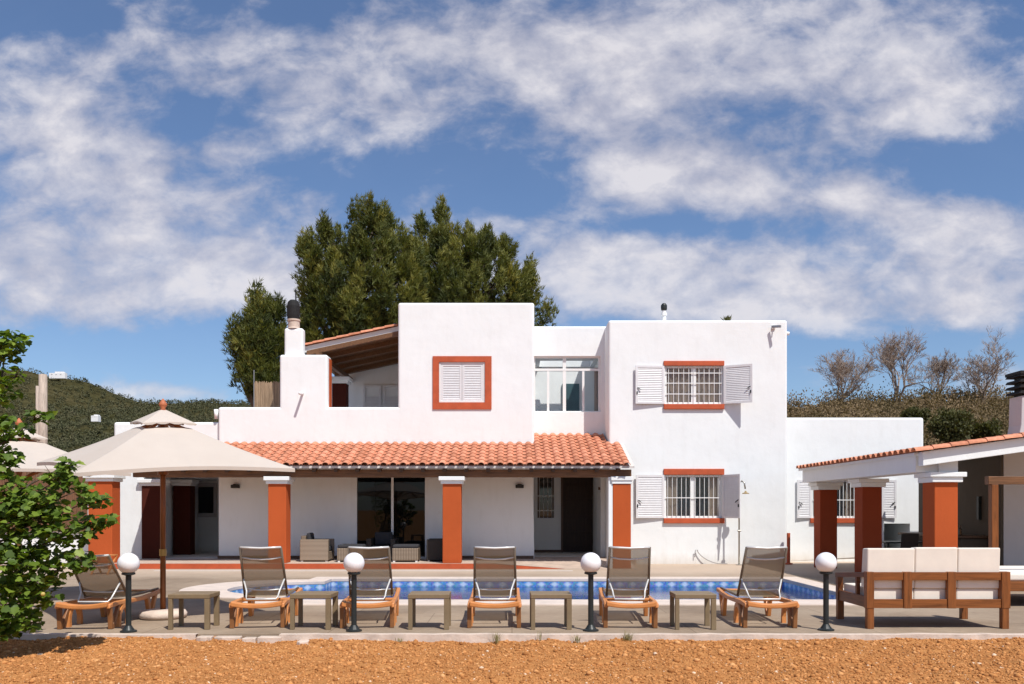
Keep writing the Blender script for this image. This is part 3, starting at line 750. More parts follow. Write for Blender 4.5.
# tower window with closed shutters
mb = MB(); o0, o1, i0, i1 = wx(432.8), wx(491.6), wx(439), wx(485); p0, p1, q0, q1 = wz(409.3), wz(356.3), wz(402.5), wz(362)
mb.box(o0, i0, YW - .035, YW + .02, p0, p1); mb.box(i1, o1, YW - .035, YW + .02, p0, p1); mb.box(i0, i1, YW - .035, YW + .02, p0, q0); mb.box(i0, i1, YW - .035, YW + .02, q1, p1)
fr = hpart(mb, 'window', M['trim']); fr['label'] = 'tower window with closed white shutters in a square orange surround'
mb = MB(); sash(mb, i0 + .003, i1 - .003, q0 + .003, q1 - .003, YW + .0, YW + .1, .05, False); attach(mb.build('frame', M['white_metal'], None, bevel=.005), fr)
hw = (i1 - i0) / 2 - .06
shutter(hw, q1 - q0 - .11, fr, (i0 + .055, YW + .03, q0 + .055), 1, 0, latch=False); shutter(hw, q1 - q0 - .11, fr, (i1 - .055, YW + .03, q0 + .055), -1, 0, latch=False)

# glazed landing in the recess
gx0, gx1, gz0, gz1 = .66, fx(600.5, YR), fz(412, YR), fz(356, YR); yg = YR + .10
mb = MB(); zt = fz(369, YR); v1, v2, v3 = fx(548.3, YR), fx(564.6, YR), fx(583.6, YR)
mb.box(gx0, gx1, yg, yg + .06, gz0, gz0 + .04); mb.box(gx0, gx1, yg, yg + .06, gz1 - .05, gz1); mb.box(gx0, gx1, yg - .003, yg + .063, zt - .04, zt + .03)
for X, h_, tp in ((gx0 + .03, .03, gz1 - .05), (gx1 - .03, .03, gz1 - .05), (v1, .035, zt - .04), (v2, .05, gz1 - .05), (v3, .035, zt - .04)): mb.box(X - h_, X + h_, yg + .003, yg + .057, gz0 + .04, tp)
fr = hpart(mb, 'window', M['white_metal']); fr['label'] = 'wide white aluminium glazing of the landing between tower and block'
mb = MB(); mb.add([(gx0, yg + .03, gz0), (gx1, yg + .03, gz0), (gx1, yg + .03, gz1), (gx0, yg + .03, gz1)], [(0, 1, 2, 3)]); attach(mb.build('pane', M['glass'], None), fr)
mb = MB(); mb.box(fx(562, 28.3), fx(579, 28.3), 28.22, 28.295, gz0, fz(384, 28.3)); attach(mb.build('inner_door', M['teal_door'], None, bevel=.01), fr)
mb = MB(); mb.lathe([(.10, 0), (.12, .02), (.05, .05), (.03, .2), (.03, .3), (.13, .3), (.09, .5)], (fx(537, 27.2), 27.2, gz0), 16); lp_ = mb.build('table_lamp', M['globe'], smooth=False)
tag(lp_, 'small white table lamp inside the upstairs glazed landing', 'lamp')
mb = MB(); pts = [(fx(593, 27) + .18 * i / 14, 26.6 + .05 * math.sin(i * 1.7)) for i in range(15)]
vs = [(p[0], p[1], gz0) for p in pts] + [(p[0], p[1], gz1 - .3) for p in pts]; mb.add(vs, [(i, i + 1, 16 + i, 15 + i) for i in range(14)]); attach(mb.build('curtain', M['curtain'], None, smooth=True), fr)

# sliding door on the porch
sx0, sx1, sz0, sz1 = wx(357), wx(425), FL + .02, fz(477.5, YW)
mb = MB(); mb.box(sx0 - .19, sx0, YW - .012, YW + .12, FL, sz1); mb.box(sx1, sx1 + .1, YW - .012, YW + .12, FL, sz1); mb.box(sx0 - .19, sx1 + .1, YW - .014, YW + .122, sz1, sz1 + .1)
mb.box(wx(391), wx(393.4), YW + .03, YW + .09, sz0 + .04, sz1); mb.box(sx0, sx1, YW + .027, YW + .093, sz0 - .02, sz0 + .04)
fr = hpart(mb, 'sliding_door', M['white_metal']); mb = MB(); mb.add([(sx0, YW + .06, sz0), (sx1, YW + .06, sz0), (sx1, YW + .06, sz1), (sx0, YW + .06, sz1)], [(0, 1, 2, 3)]); attach(mb.build('pane', M['smoked'], None), fr)

# entrance door, little barred window, bracket
ya = 28.9; dx0, dx1 = fx(563, ya), fx(597, ya)
mb = MB(); mb.box(dx0 - .07, dx0, ya - .03, ya + .1, FL, 2.75); mb.box(dx1, dx1 + .03, ya - .03, ya + .1, FL, 2.75); mb.box(dx0 - .07, dx1 + .03, ya - .032, ya + .102, 2.75, 2.85)
fr = hpart(mb, 'door', M['skirting']); mb = MB(); mb.box(dx0 + .004, dx1 - .004, ya + .16, ya + .22, FL + .006, 2.74)
for k in range(4): mb.box(dx0 + .1 + .02, dx1 - .14, ya + .145, ya + .16, FL + .15 + k * .56, FL + .6 + k * .56)
attach(mb.build('door_leaf', M['door_wood'], None, bevel=.006), fr)
nx0, nx1 = fx(537.5, ya), fx(554, ya); nz0, nz1 = fz(518, ya), 2.72
mb = MB(); sash(mb, nx0 + .003, nx1 - .003, nz0 + .003, nz1 - .003, ya + .06, ya + .12, .05, False); fr = hpart(mb, 'window', M['skirting']); fr['label'] = 'narrow barred window beside the entrance door'
mb = MB(); grille(mb, nx0, nx1, nz0, nz1, ya + .02, 4, [nz0 + .25, nz0 + .75]); attach(mb.build('grille', M['white_metal'], None), fr)
mb = MB(); mb.box(nx0 + .05, nx1 - .05, ya + .085, ya + .095, nz0 + .05, nz1 - .05); attach(mb.build('pane', M['dark_glass_plain'], None), fr)
mb = MB(); mb.box(fx(598, 26.5), fx(604, 26.5), 26.4, 26.48, fz(490, 26.5), fz(487, 26.5)); hpart(mb, 'bracket', M['skirting'])
# arcade back window
yb = 29.8; mb = MB(); mb.box(fx(196, yb), fx(217, yb), yb - .05, yb - .004, fz(517, yb), fz(483, yb)); fr = hpart(mb, 'window', M['shade_white']); fr['label'] = 'dark window at the back of the left arcade'
mb = MB(); mb.box(fx(199, yb), fx(214, yb), yb - .06, yb - .053, fz(513, yb), fz(487, yb)); attach(mb.build('pane', M['dark_glass_plain'], None), fr)
# wall lamps
for px in (236, 519.6):
    X = wx(px); z = wz(486.5)
    mb = MB(); mb.box(X - .12, X + .12, YW - .13, YW - .004, z - .05, z + .05); mb.box(X - .07, X + .07, YW - .1, YW - .004, z + .05, z + .07)
    hpart(mb, 'wall_lamp', M['lantern'], bevel=.01)
mb = MB(); mb.box(wx(440) - .05, wx(440) + .05, YW - .02, YW - .002, wz(514), wz(511)); hpart(mb, 'light_switch', M['white_metal'])

# covered roof terrace
yf, yk = YW + .53, 30.8
def rz_(X, d=0): return 6.40 + (X - wx(303)) * .215 + d
xa, xb = wx(300), wx(398) - .004
mb = MB(); mb.prism([(xa, rz_(xa)), (xb, rz_(xb)), (xb, rz_(xb, .06)), (xa, rz_(xa, .06))], 'y', yf + .06, yk); hpart(mb, 'terrace_ceiling', M['ceiling_wood'])
mb = MB(); mb.prism([(xa, rz_(xa, -.02)), (xb, rz_(xb, -.02)), (xb, rz_(xb, .17)), (xa, rz_(xa, .17))], 'y', yf, yf + .056); hpart(mb, 'fascia', M['white'], bevel=.008)
mb = MB(); mb.prism([(xa, rz_(xa, .063)), (xb, rz_(xb, .063)), (xb, rz_(xb, .165)), (xa, rz_(xa, .165))], 'y', yf + .06, yk); hpart(mb, 'roof_deck', M['tile_bed'])
attach(tiles('terrace_roof', (xa - .06, yf - .0, rz_(xa, .15)), (0, 1, 0), (1, 0, .215), yk - yf, (xb - xa) * 1.022, M['tile'], None), house)
for i, yy in enumerate((25.6, 26.6, 27.6, 28.6, 29.6)):
    mb = MB(); mb.prism([(xa + .1, rz_(xa + .1, -.14)), (xb, rz_(xb, -.14)), (xb, rz_(xb, -.003)), (xa + .1, rz_(xa + .1, -.003))], 'y', yy, yy + .1); hpart(mb, 'rafter', M['ceiling_wood'])
mb = MB(); mb.box(wx(315), wx(319), YW + .1, 30.7, rz_(wx(315), -.30), rz_(wx(315), -.145)); hpart(mb, 'beam', M['ceiling_wood'])
mb = MB(); X0, X1 = fx(330, 30.5), wx(398); mb.prism([(X0, 3.6), (X1, 3.6), (X1, rz_(X1, -.004)), (X0, rz_(X0, -.004))], 'y', 30.5, 30.75); hpart(mb, 'terrace_wall', M['white'])
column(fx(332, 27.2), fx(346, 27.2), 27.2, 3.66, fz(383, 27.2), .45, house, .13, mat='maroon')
mb = MB(); mb.box(wx(327), wx(327) + .03, YW + .02, YW + .26, wz(407) + .01, wz(360)); 
for k, (a, b) in enumerate(((363, 381), (383, 400))):
    y = 30.46; mb = MB(); sash(mb, fx(a, y), fx(b, y), 3.7, fz(385, y), y - .02, y + .03, .07, False)
    for j in range(34): mb.box(fx(a, y) + .07, fx(b, y) - .07, y - .005, y + .012, 3.8 + j * .055, 3.84 + j * .055)
    hpart(mb, 'shutter_door', M['louvre_white'])
mb = MB(); mb.box(wx(327.5) - .06, wx(327.5) + .012, YW + .2, YW + .548, wz(407) + .01, wz(357)); hpart(mb, 'jamb', M['orange'])
# chimney pot, cowl, spouts, vent pipe, camera
X = wx(291.5); Yc = YW + .28
mb = MB(); mb.lathe([(.20, 0), (.17, .03), (.17, .22), (.19, .23), (.19, .28)], (X, Yc, wz(327)), 20); ch = hpart(mb, 'chimney_pot', M['stone'], smooth=False)
mb = MB(); mb.lathe([(.17, 0), (.185, .12), (.19, .4), (.16, .52), (.1, .58), (.02, .6)], (X - .02, Yc, wz(327) + .281), 20); mb.tube([(X + .06, Yc, wz(327) + .85), (X + .05, Yc, wz(287))], .02, 6); attach(mb.build('cowl', M['soot'], None, smooth=False), ch)
mb = MB(); mb.tube([(wx(301) + .05, YW + .03, wz(394) + .02), (wx(301) + .05, YW - .36, wz(394) - .03)], .04, 10); hpart(mb, 'rain_spout', M['white'], smooth=True)
mb = MB(); mb.tube([(wx(215), YW + .1, wz(409)), (wx(215), YW + .1, wz(418.5))], [.065, .05], 12); hpart(mb, 'rain_spout', M['white'], smooth=True)
mb = MB(); X = wx(667.6); mb.tube([(X, YW + .6, wz(320)), (X, YW + .6, wz(306))], .065, 14); mb.tube([(X, YW + .6, wz(311)), (X, YW + .6, wz(308.5))], .09, 14); pp = hpart(mb, 'vent_pipe', M['white'], smooth=False)
mb = MB(); mb.lathe([(.085, 0), (.095, .05), (.095, .14), (.06, .2), (.01, .22)], (X, YW + .6, wz(305.5)), 14); attach(mb.build('vent_cap', M['black_metal'], None), pp)
X, z = wx(773.5), wz(327.5); mb = MB(); mb.box(X - .05, X + .05, YW - .05, YW - .002, z - .04, z + .04); mb.bar((X, YW - .05, z), (X + .05, YW - .16, z), .03, .03); cm = hpart(mb, 'security_camera', M['white_metal'])
mb = MB(); mb.bar((X - .08, YW - .10, z + .0), (X + .12, YW - .30, z - .03), .07, .07); attach(mb.build('camera_housing', M['grey_metal'], None, bevel=.008), cm)
mb = MB(); mb.tube([(wx(787), YW + .3, wz(331)), (wx(787) + .16, YW + .3, wz(331.5))], .055, 10); hpart(mb, 'rain_spout', M['white'], smooth=True)

# reed fence, thin pole, on roof
o = MB(); nrd = 46
for i in range(nrd):
    X = fx(254.5, 26.6) + (fx(283, 26.6) - fx(254.5, 26.6)) * i / nrd; o.tube([(X, 26.6 + random.uniform(-.02, .02), 3.6), (X + random.uniform(-.01, .01), 26.6, fz(382, 26.6) + random.uniform(-.03, .03))], .016, 5, tint=random.random())
o = o.build('reed_screen', M['reed']); tag(o, 'small tan reed screen standing on the flat roof beside the chimney', 'screen')
o = MB().tube([(fx(254, 26.5), 26.5, 3.6), (fx(254, 26.5), 26.5, fz(370, 26.5))], .015, 6).build('antenna_pole', M['grey_metal']); tag(o, 'thin grey pole rising at the left end of the roof reed screen', 'pole')
# brown reed fence on the left, behind the bush
o = MB(); x0, x1 = fx(-30, 24.3), fx(88, 24.3); nrd = 150
for i in range(nrd):
    X = x0 + (x1 - x0) * i / nrd; o.tube([(X, 24.3 + random.uniform(-.02, .02), 1.0), (X + random.uniform(-.015, .015), 24.3, fz(468, 24.3) + random.uniform(-.04, .04))], .017, 5, tint=random.random())
o = o.build('reed_fence', simple('brown_reeds', (.20, .10, .055), .9, .5, 3, .8, 10, .02, stretch=(14, 14, .4))); tag(o, 'brown reed fence panel above the low white wall behind the leafy bush', 'fence')
o = MB(); o.box(fx(-30, 24.3), fx(87, 24.3), 24.4, 24.65, 0, 1.15); tag(o.build('garden_wall', M['white'], bevel=.03), 'low white garden wall under the brown reed fence at left', 'wall')

# shower
X = fx(740, 24.6); sh = thing('outdoor_shower', 'tall steel outdoor shower pipe with brass head against the white wall', 'shower', (X, 24.7, 0))
mb = MB(); mb.tube([(0, 0, .0), (0, 0, fz(486, 24.7)), (.01, -.02, fz(483, 24.7)), (.06, -.07, fz(481, 24.7)), (.12, -.12, fz(483, 24.7)), (.14, -.14, fz(489, 24.7))], .024, 10); mb.build('riser_pipe', M['shower_metal'], sh, smooth=True)
mb = MB(); mb.lathe([(.02, .09), (.035, .05), (.1, .02), (.1, 0)][::-1], (.15, -.15, fz(494, 24.7)), 16); mb.build('shower_head', simple('brass', (.45, .33, .16), .35, .1, metal=.5), sh, smooth=False)
mb = MB(); mb.lathe([(.1, 0), (.1, .02), (.03, .03)], (0, 0, 0), 16); mb.build('base_plate', M['shower_metal'], sh)
mb = MB(); mb.tube([(-.05, -.03, 1.0), (.05, -.03, 1.0)], .03, 8); mb.build('tap', M['shower_metal'], sh)
# hose
pts = []
for i in range(30):
    t = i / 29; pts.append((wx(697) + (wx(726) - wx(697)) * t ** 1.2, YW - .06 - .1 * t, max(.02, wz(551) * (1 - t) ** 2.2)))
hz = MB().tube([(wx(697) - .08, YW - .05, .2), (wx(697) - .06, YW - .08, .42), (wx(697), YW - .06, wz(551) + .03)] + pts[1:], .014, 7).build('garden_hose', M['rubber'], smooth=True); tag(hz, 'thin grey hose hanging from a tap on the white wall', 'hose')
o = MB(); Xr = fx(788.5, 25.0); o.tube([(Xr, 25, 0), (Xr, 25, fz(533, 25))], .05, 10); o.lathe([(.12, 0), (.12, .04), (.05, .05)], (Xr, 25, 0), 14); tag(o.build('red_post', M['trim'], bevel=.004), 'short rust red post standing at the right corner of the house', 'post')
# roof plant
def tuft(name, c, h, n, mat, seed, spread=.5, wd=.03):
    rng = np.random.default_rng(seed); V = []; Fc = []
    for i in range(n):
        a = rng.uniform(0, 2 * PI); s = rng.uniform(.1, 1) * spread * h; hh = h * rng.uniform(.5, 1); b = Vector(c) + Vector((rng.normal(0, .02), rng.normal(0, .02), 0))
        d = Vector((math.cos(a), math.sin(a), 0)); sd = Vector((-d.y, d.x, 0)) * wd * rng.uniform(.6, 1.3)
        m = b + d * s * .4 + Vector((0, 0, hh * .6)); e = b + d * s + Vector((0, 0, hh)); o = len(V)
        V += [b - sd * .4, b + sd * .4, m + sd, m - sd, e]; Fc += [(o, o + 1, o + 2, o + 3), (o + 3, o + 2, o + 4, o + 4)]
    mb = MB(); 
    for f in Fc:
        pass
    mb.v = [tuple(v) for v in V]; mb.f = [list(dict.fromkeys(f)) for f in Fc]; mb.t = list(rng.uniform(0, 1, len(Fc)))
    return mb.build(name, mat)
o = tuft('roof_plant', (wx(732), YW + .5, wz(321)), .30, 60, M['bush'], 3, .8, .03); tag(o, 'small green plant peeping over the parapet of the right block', 'plant')
for i, (px, hgt, nb, lab) in enumerate(((497, .13, 26, 'dry green weed tuft at the terrace edge before the middle lounger'), (538, .16, 8, 'thin upright weed stalk at the terrace edge right of the middle lounger'), (577, .10, 20, 'low weed tuft at the terrace edge left of the third lamp'), (628, .14, 40, 'fresh green weed clump at the terrace edge before the fifth lounger'), (400, .06, 14, 'tiny weed at the terrace edge under the third table'))):
    o = tuft('weed', (fx(px, 10.8), 10.80, -.09), hgt + .03, nb, M['weed'], 20 + i, .6, .004); tag(o, lab, 'weed', 'weeds along the terrace edge')

# ------------------------------------------------------------------ porch furniture
def armchair(x, y, rz, label, mat):
    t = thing('wicker_armchair', label, 'armchair', (x, y, FL), rz, 'wicker seats on the porch')
    MB().box(-.42, -.28, -.4, .4, .03, .62).build('armrest', M[mat], t, bevel=.02); MB().box(.28, .42, -.4, .4, .03, .62).build('armrest', M[mat], t, bevel=.02)
    mb = MB(); mb.box(-.28, .28, .26, .4, .03, .72); mb.build('backrest', M[mat], t, bevel=.02)
    mb = MB(); mb.box(-.277, .277, -.39, .257, .05, .28); mb.build('seat_base', M[mat], t, bevel=.01)
    mb = MB(); mb.box(-.27, .27, -.38, .25, .284, .42); mb.build('seat_cushion', M['dark_cushion'], t, bevel=.04, seg=3)
    mb = MB(); mb.prism([(.10, .425), (.24, .425), (.255, .80), (.16, .80)], 'x', -.26, .26); mb.build('back_cushion', M['dark_cushion'], t, bevel=.04, seg=3)
    for sx in (-.36, .36):
        for sy in (-.34, .34): MB().box(sx - .03, sx + .03, sy - .03, sy + .03, -.005, .03).build('leg', M['white_metal'], t)
def ottoman(x, y, label):
    t = thing('wicker_ottoman', label, 'ottoman', (x, y, FL), 0, 'wicker ottomans on the porch')
    MB().box(-.36, .36, -.36, .36, .04, .38).build('base', M['wicker'], t, bevel=.02)
    MB().box(-.35, .35, -.35, .35, .383, .48).build('cushion', M['dark_cushion'], t, bevel=.035, seg=3)
    for sx in (-.31, .31):
        for sy in (-.31, .31): MB().box(sx - .03, sx + .03, sy - .03, sy + .03, -.005, .04).build('leg', M['white_metal'], t)
armchair(fx(317, 24.1), 24.15, R(90), 'tan wicker armchair seen from its side, right of the first column', 'wicker')
armchair(fx(382, 24.6), 24.75, 0, 'dark wicker armchair facing the pool before the sliding door', 'dark_wicker')
armchair(fx(442, 24.3), 24.3, R(-90), 'dark wicker armchair mostly hidden behind the middle orange column', 'dark_wicker')
ottoman(fx(352, 23.9), 23.95, 'wicker ottoman with dark cushion left of the dark armchair'); ottoman(fx(406.5, 23.9), 23.95, 'wicker ottoman with dark cushion right of the dark armchair')

# ------------------------------------------------------------------ loungers
def make_lounger():
    t = thing('sun_lounger', '', 'sun lounger', (0, 0, 0), 0, 'sun loungers lined up along the pool')
    hw = .335
    mb = MB()
    for s in (-1, 1):
        prof = [(0, .285), (.05, .29), (.3, .30), (.8, .285), (1.2, .28), (1.6, .30), (1.9, .325), (1.93, .36), (1.88, .385), (1.5, .355), (1.1, .34), (.7, .35), (.3, .36), (.02, .345)]
        mb.prism(prof, 'x', s * hw - .03, s * hw + .03)
    n = 12; pts = []
    for i in range(n + 1):
        x = -hw + 2 * hw * i / n; s = (x / hw) ** 2; pts.append((x, .278 + .03 * s))
    top = [(x, z + .07 - .01 * (1 - (x / hw) ** 2)) for x, z in pts]
    mb.prism(pts + top[::-1], 'y', -.035, .075)
    mb.prism([(-hw, .3), (hw, .3), (hw, .345), (-hw, .345)], 'y', .70, .76); mb.prism([(-hw, .33), (hw, .33), (hw, .37), (-hw, .37)], 'y', 1.84, 1.90)
    mb.build('frame', M['resin'], t, bevel=.014)
    for s in (-1, 1):
        for prof in ([(-.03, .30), (.07, .30), (.075, .12), (.075, 0), (.02, 0), (-.005, .14)], ):
            pass
        mb = MB()   # near leg, a slim V
        mb.prism([(.05, .30), (.12, .30), (.135, .10), (.14, 0), (.085, 0), (.075, .12)], 'x', s * hw - .035, s * hw + .022)
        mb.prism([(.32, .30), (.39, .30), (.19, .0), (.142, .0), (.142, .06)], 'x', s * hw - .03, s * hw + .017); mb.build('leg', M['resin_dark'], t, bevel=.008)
        mb = MB()
        outer = [(.50 + .19 * math.cos(a), .11 + .20 * math.sin(a)) for a in [PI * k / 10 for k in range(11)]]
        inner = [(.50 + .135 * math.cos(a), .09 + .16 * math.sin(a)) for a in [PI * k / 10 for k in range(11)]]
        mb.prism([(.69, 0)] + outer + [(.31, 0), (.365, 0)] + inner[::-1] + [(.635, 0)], 'x', s * hw - .032, s * hw + .03) if False else None
        ring = [(.70, 0)] + outer + [(.30, 0)]; rin = [(.63, 0)] + inner + [(.37, 0)]
        for i in range(len(ring) - 1):
            mb.prism([ring[i], ring[i + 1], rin[i + 1], rin[i]], 'x', s * hw - .03, s * hw + .028)
        mb.build('arch_leg', M['resin'], t)
        mb = MB(); mb.prism([(1.30, .30), (1.40, .30), (1.47, 0), (1.40, 0)], 'x', s * hw - .035, s * hw + .02); mb.prism([(1.62, .31), (1.70, .31), (1.52, 0), (1.473, 0), (1.473, .05)], 'x', s * hw - .035, s * hw + .02); mb.build('leg', M['resin'], t, bevel=.008)
    # seat sling
    mb = MB(); n = 10; vs = []
    for i in range(n + 1):
        y = .74 + 1.12 * i / n
        for j in range(5):
            x = -.285 + .57 * j / 4; vs.append((x, y, .372 - .02 * math.sin(PI * i / n) - .02 * (1 - (x / .285) ** 2)))
    mb.add(vs, [(i * 5 + j, i * 5 + j + 1, i * 5 + j + 6, i * 5 + j + 5) for i in range(n) for j in range(4)]); mb.build('seat_sling', M['sling'], t, smooth=True)
    mb = MB()
    for s in (-1, 1): MB().tube([(s * .295, .72, .375), (s * .295, 1.86, .385)], .017, 8).build('seat_rail', M['sling_tube'], t, smooth=True)
    # backrest
    hy, hz_, ty, tz = .74, .385, .30, 1.085
    def bp(a, off=0): return (hy + (ty - hy) * a, hz_ + (tz - hz_) * a)
    mb = MB(); vs = []; n = 12
    for i in range(n + 1):
        y, z = bp(i / n)
        for j in range(7):
            q = j / 3 - 1; x = q * (.285 - .022 * i / n); sag = .03 * (1 - q * q); vs.append((x, y - sag * -.5 - .005, z + sag * -.25))
    mb.add(vs, [(i * 7 + j, i * 7 + j + 1, i * 7 + j + 8, i * 7 + j + 7) for i in range(n) for j in range(6)]); bk = mb.build('backrest', M['sling'], t, smooth=True)
    mb = MB()
    for s in (-1, 1):
        y0, z0 = bp(-.02); y1, z1 = bp(1.0); MB().tube([(s * .297, y0, z0), (s * .274, y1, z1)], .017, 8).build('back_rail', M['sling_tube'], bk, smooth=True)
    mb = MB()
    for a, dz, r in ((1.0, 0, .016), (.80, -.02, .012)):
        y, z = bp(a); wd = .297 - .023 * a; MB().tube([(-wd, y, z), (-wd * .5, y - .012, z + dz - .006), (0, y - .016, z + dz - .012), (wd * .5, y - .012, z + dz - .006), (wd, y, z)], r, 8).build('cross_bar', M['alu'], bk, smooth=True)
    y, z = bp(.12); MB().tube([(-.28, y - .02, z + .01), (-.1, y - .035, z - .005), (.1, y - .035, z - .005), (.28, y - .02, z + .01)], .012, 8).build('cross_bar', M['alu'], bk, smooth=True)
    mb = MB(); y, z = bp(.36)
    mb.tube([(-.285, y, z), (-.225, .50, z - .17), (-.215, .42, .40), (-.20, .36, .365), (.20, .36, .365), (.215, .42, .40), (.225, .50, z - .17), (.285, y, z)], .012, 8); mb.build('support_brace', M['alu'], t, smooth=True)
    return t
LG = [(82, 11.3, R(2.0), .82, 'brown sling lounger half hidden by the leafy bush, its backrest set lower'),
      (256.5, 11.42, R(6.5), 1, 'brown sling lounger before the curved pool steps, second from the left'),
      (367, 11.42, R(5), 1, 'brown sling lounger with a globe lamp in front of its backrest'),
      (494.5, 11.42, R(.5), 1, 'brown sling lounger alone between two tables, squarely facing the middle of the pool'),
      (631.5, 11.42, R(-3.5), 1, 'brown sling lounger just right of the globe lamp near the entrance door'),
      (772.5, 11.42, R(-2), 1, 'rightmost brown sling lounger, turned to show its seat, nearest the sofa')]
proto = make_lounger()
allL = [proto] + [copy_tree(proto) for _ in LG[1:]]
for o, (px, y, rz, k, lab) in zip(allL, LG):
    o.location = (fx(px, y), y, 0); o.rotation_euler = (0, 0, rz); o['label'] = lab
    if k < 1:                                   # this one has its backrest a notch lower
        for ch in o.children:
            if ch.name.startswith('backrest'):
                hv = Vector((0, .74, .385)); ch.rotation_euler = (R(11), 0, 0); ch.location = hv - Matrix.Rotation(R(11), 3, 'X') @ hv
            elif ch.name.startswith('support_brace'): ch.location = (0, -.04, -.02)

def make_table():
    t = thing('side_table', '', 'table', (0, 0, 0), 0, 'low side tables between the loungers')
    MB().box(-.275, .275, 0, .47, .415, .475).build('table_top', M['table_resin'], t, bevel=.008)
    for sx in (-1, 1):
        for y in (.0, .40):
            MB().box(min(sx * .272, sx * .205), max(sx * .272, sx * .218), y + .003, y + .06, 0, .414).build('leg', M['table_resin'], t, bevel=.005)
    return t
TB = [(188.5, 'taupe side table beside the white parasol pole, leftmost of the row'), (310, 'taupe side table between the curved pool steps lounger and the lamp lounger'),
      (428.5, 'taupe side table left of the middle lounger'), (551.5, 'taupe side table right of the middle lounger, left of a lamp'), (696, 'taupe side table left of the rightmost lounger')]
p = make_table(); allT = [p] + [copy_tree(p) for _ in TB[1:]]
for i, (o, (px, lab)) in enumerate(zip(allT, TB)):
    o.location = (fx(px, 11.34), 11.34, 0); o.rotation_euler = (0, 0, R((2, -1.5, 0.5, 1, -1)[i])); o['label'] = lab

def make_lamp():
    t = thing('globe_lamp', '', 'lamp', (0, 0, 0), 0, 'globe lamps along the terrace')
    MB().lathe([(.105, 0), (.105, .018), (.075, .03), (.055, .06), (.04, .085)], seg=20).build('base', M['black_metal'], t)
    MB().lathe([(.036, .086), (.036, .74)], seg=16).build('post', M['black_metal'], t, smooth=False)
    MB().lathe([(.04, .741), (.085, .755), (.085, .775), (.06, .79)], seg=20).build('collar', M['black_metal'], t)
    prof = [(.05, .775)] + [(.138 * math.cos(a), .90 + .138 * math.sin(a)) for a in [R(-65 + 155 * k / 16) for k in range(17)]]
    MB().lathe(prof, seg=28).build('globe', M['globe'], t, smooth=True)
    return t
LP = [(128.5, 11.15, 'white globe lamp on dark post beside the lounger hidden by the bush'), (354, 11.22, 'white globe lamp on dark post overlapping a lounger backrest'),
      (590.8, 11.25, 'white globe lamp on dark post before the entrance door'), (826, 11.3, 'white globe lamp on dark post at the left arm of the sofa')]
p = make_lamp(); allP = [p] + [copy_tree(p) for _ in LP[1:]]
for o, (px, y, lab) in zip(allP, LP): o.location = (fx(px, y), y, 0); o['label'] = lab

# ------------------------------------------------------------------ garden sofa (seen from behind)
def sofa():
    Y0 = 11.42; x0 = fx(866.8, Y0); W_ = fx(1010.5, Y0) - x0
    t = thing('garden_sofa', 'wooden three seat garden sofa with cream cushions seen from behind', 'sofa', (x0, Y0, 0))
    zt, zb, D = .768, .28, 1.12
    MB().box(.10, W_ - .11, .012, .05, .655, zt - .004).build('back_rail', M['teak'], t, bevel=.004); MB().box(.10, W_ - .11, .012, .05, zb, .40).build('back_rail', M['teak'], t, bevel=.004)
    for a, b in ((0, .10), (.50, .61), (1.09, 1.20), (W_ - .115, W_)): MB().box(a, b, -.002, .07 if 0 < a < 1.5 else .1, zb - .003, zt).build('back_post', M['teak_z'], t, bevel=.004)
    for x, y in ((.01, .0), (W_ - .105, .0), (.01, D - .09), (W_ - .105, D - .09)):
        MB().box(x, x + .09, y + .004, y + .086, 0, zb - .003).build('leg', M['teak_z'], t, bevel=.004)
    for s, x in ((0, .0), (1, W_ - .09)):
        mb = MB(); mb.prism([(.10, .69), (D, .61), (D, .68), (.10, zt - .01)], 'x', x, x + .09); mb.box(x + .02, x + .06, .10, D, zb, .43); mb.box(x + .02, x + .07, .38, .44, .42, .69); mb.box(x + .005, x + .085, D - .09, D - .004, zb, .62)
        mb.build('armrest', M['teak_y'], t, bevel=.004)
    mb = MB(); mb.box(.09, W_ - .09, .06, D - .02, zb + .02, zb + .08); mb.box(.092, W_ - .092, D - .06, D - .015, zb + .081, zb + .14); mb.build('seat_frame', M['teak'], t)
    cw = (W_ - .2) / 3
    for i in range(3):
        a = .10 + cw * i; MB().box(a + .0015, a + cw - .0015, .10, D - .06, .375, .53).build('seat_cushion', M['cushion'], t, bevel=.02, seg=3)
        dz = (0, .012, .006)[i]
        mb = MB(); mb.prism([(.075, .535), (.28, .535), (.22, 1.075 + dz), (.052, 1.085 + dz)], 'x', a - (.07 if i == 0 else -.0015), a + cw - .0015); mb.build('back_cushion', M['cushion'], t, bevel=.02, seg=3)
sofa()
# four-poster daybed right of the sofa
t = thing('wooden_daybed', 'wooden daybed under a post and beam frame, cut off by the right edge', 'daybed', (7.90, 14.0, 0))
MB().box(0, 2.0, 0, 1.95, .26, .42).build('platform', M['teak'], t, bevel=.006)
MB().box(.06, 1.94, .05, 1.9, .423, .56).build('mattress', M['cushion'], t, bevel=.04, seg=3)
for x in (0.005, 1.87):
    for y in (-.002,): MB().box(x, x + .11, y, y + .11, 0, 2.02).build('post', M['teak_z'], t, bevel=.006)
for nm, b in (('top_beam', (-.05, 2.1, 0.0, .12, 2.023, 2.155)),):
    MB().box(*b).build(nm, M['beam'], t, bevel=.006)

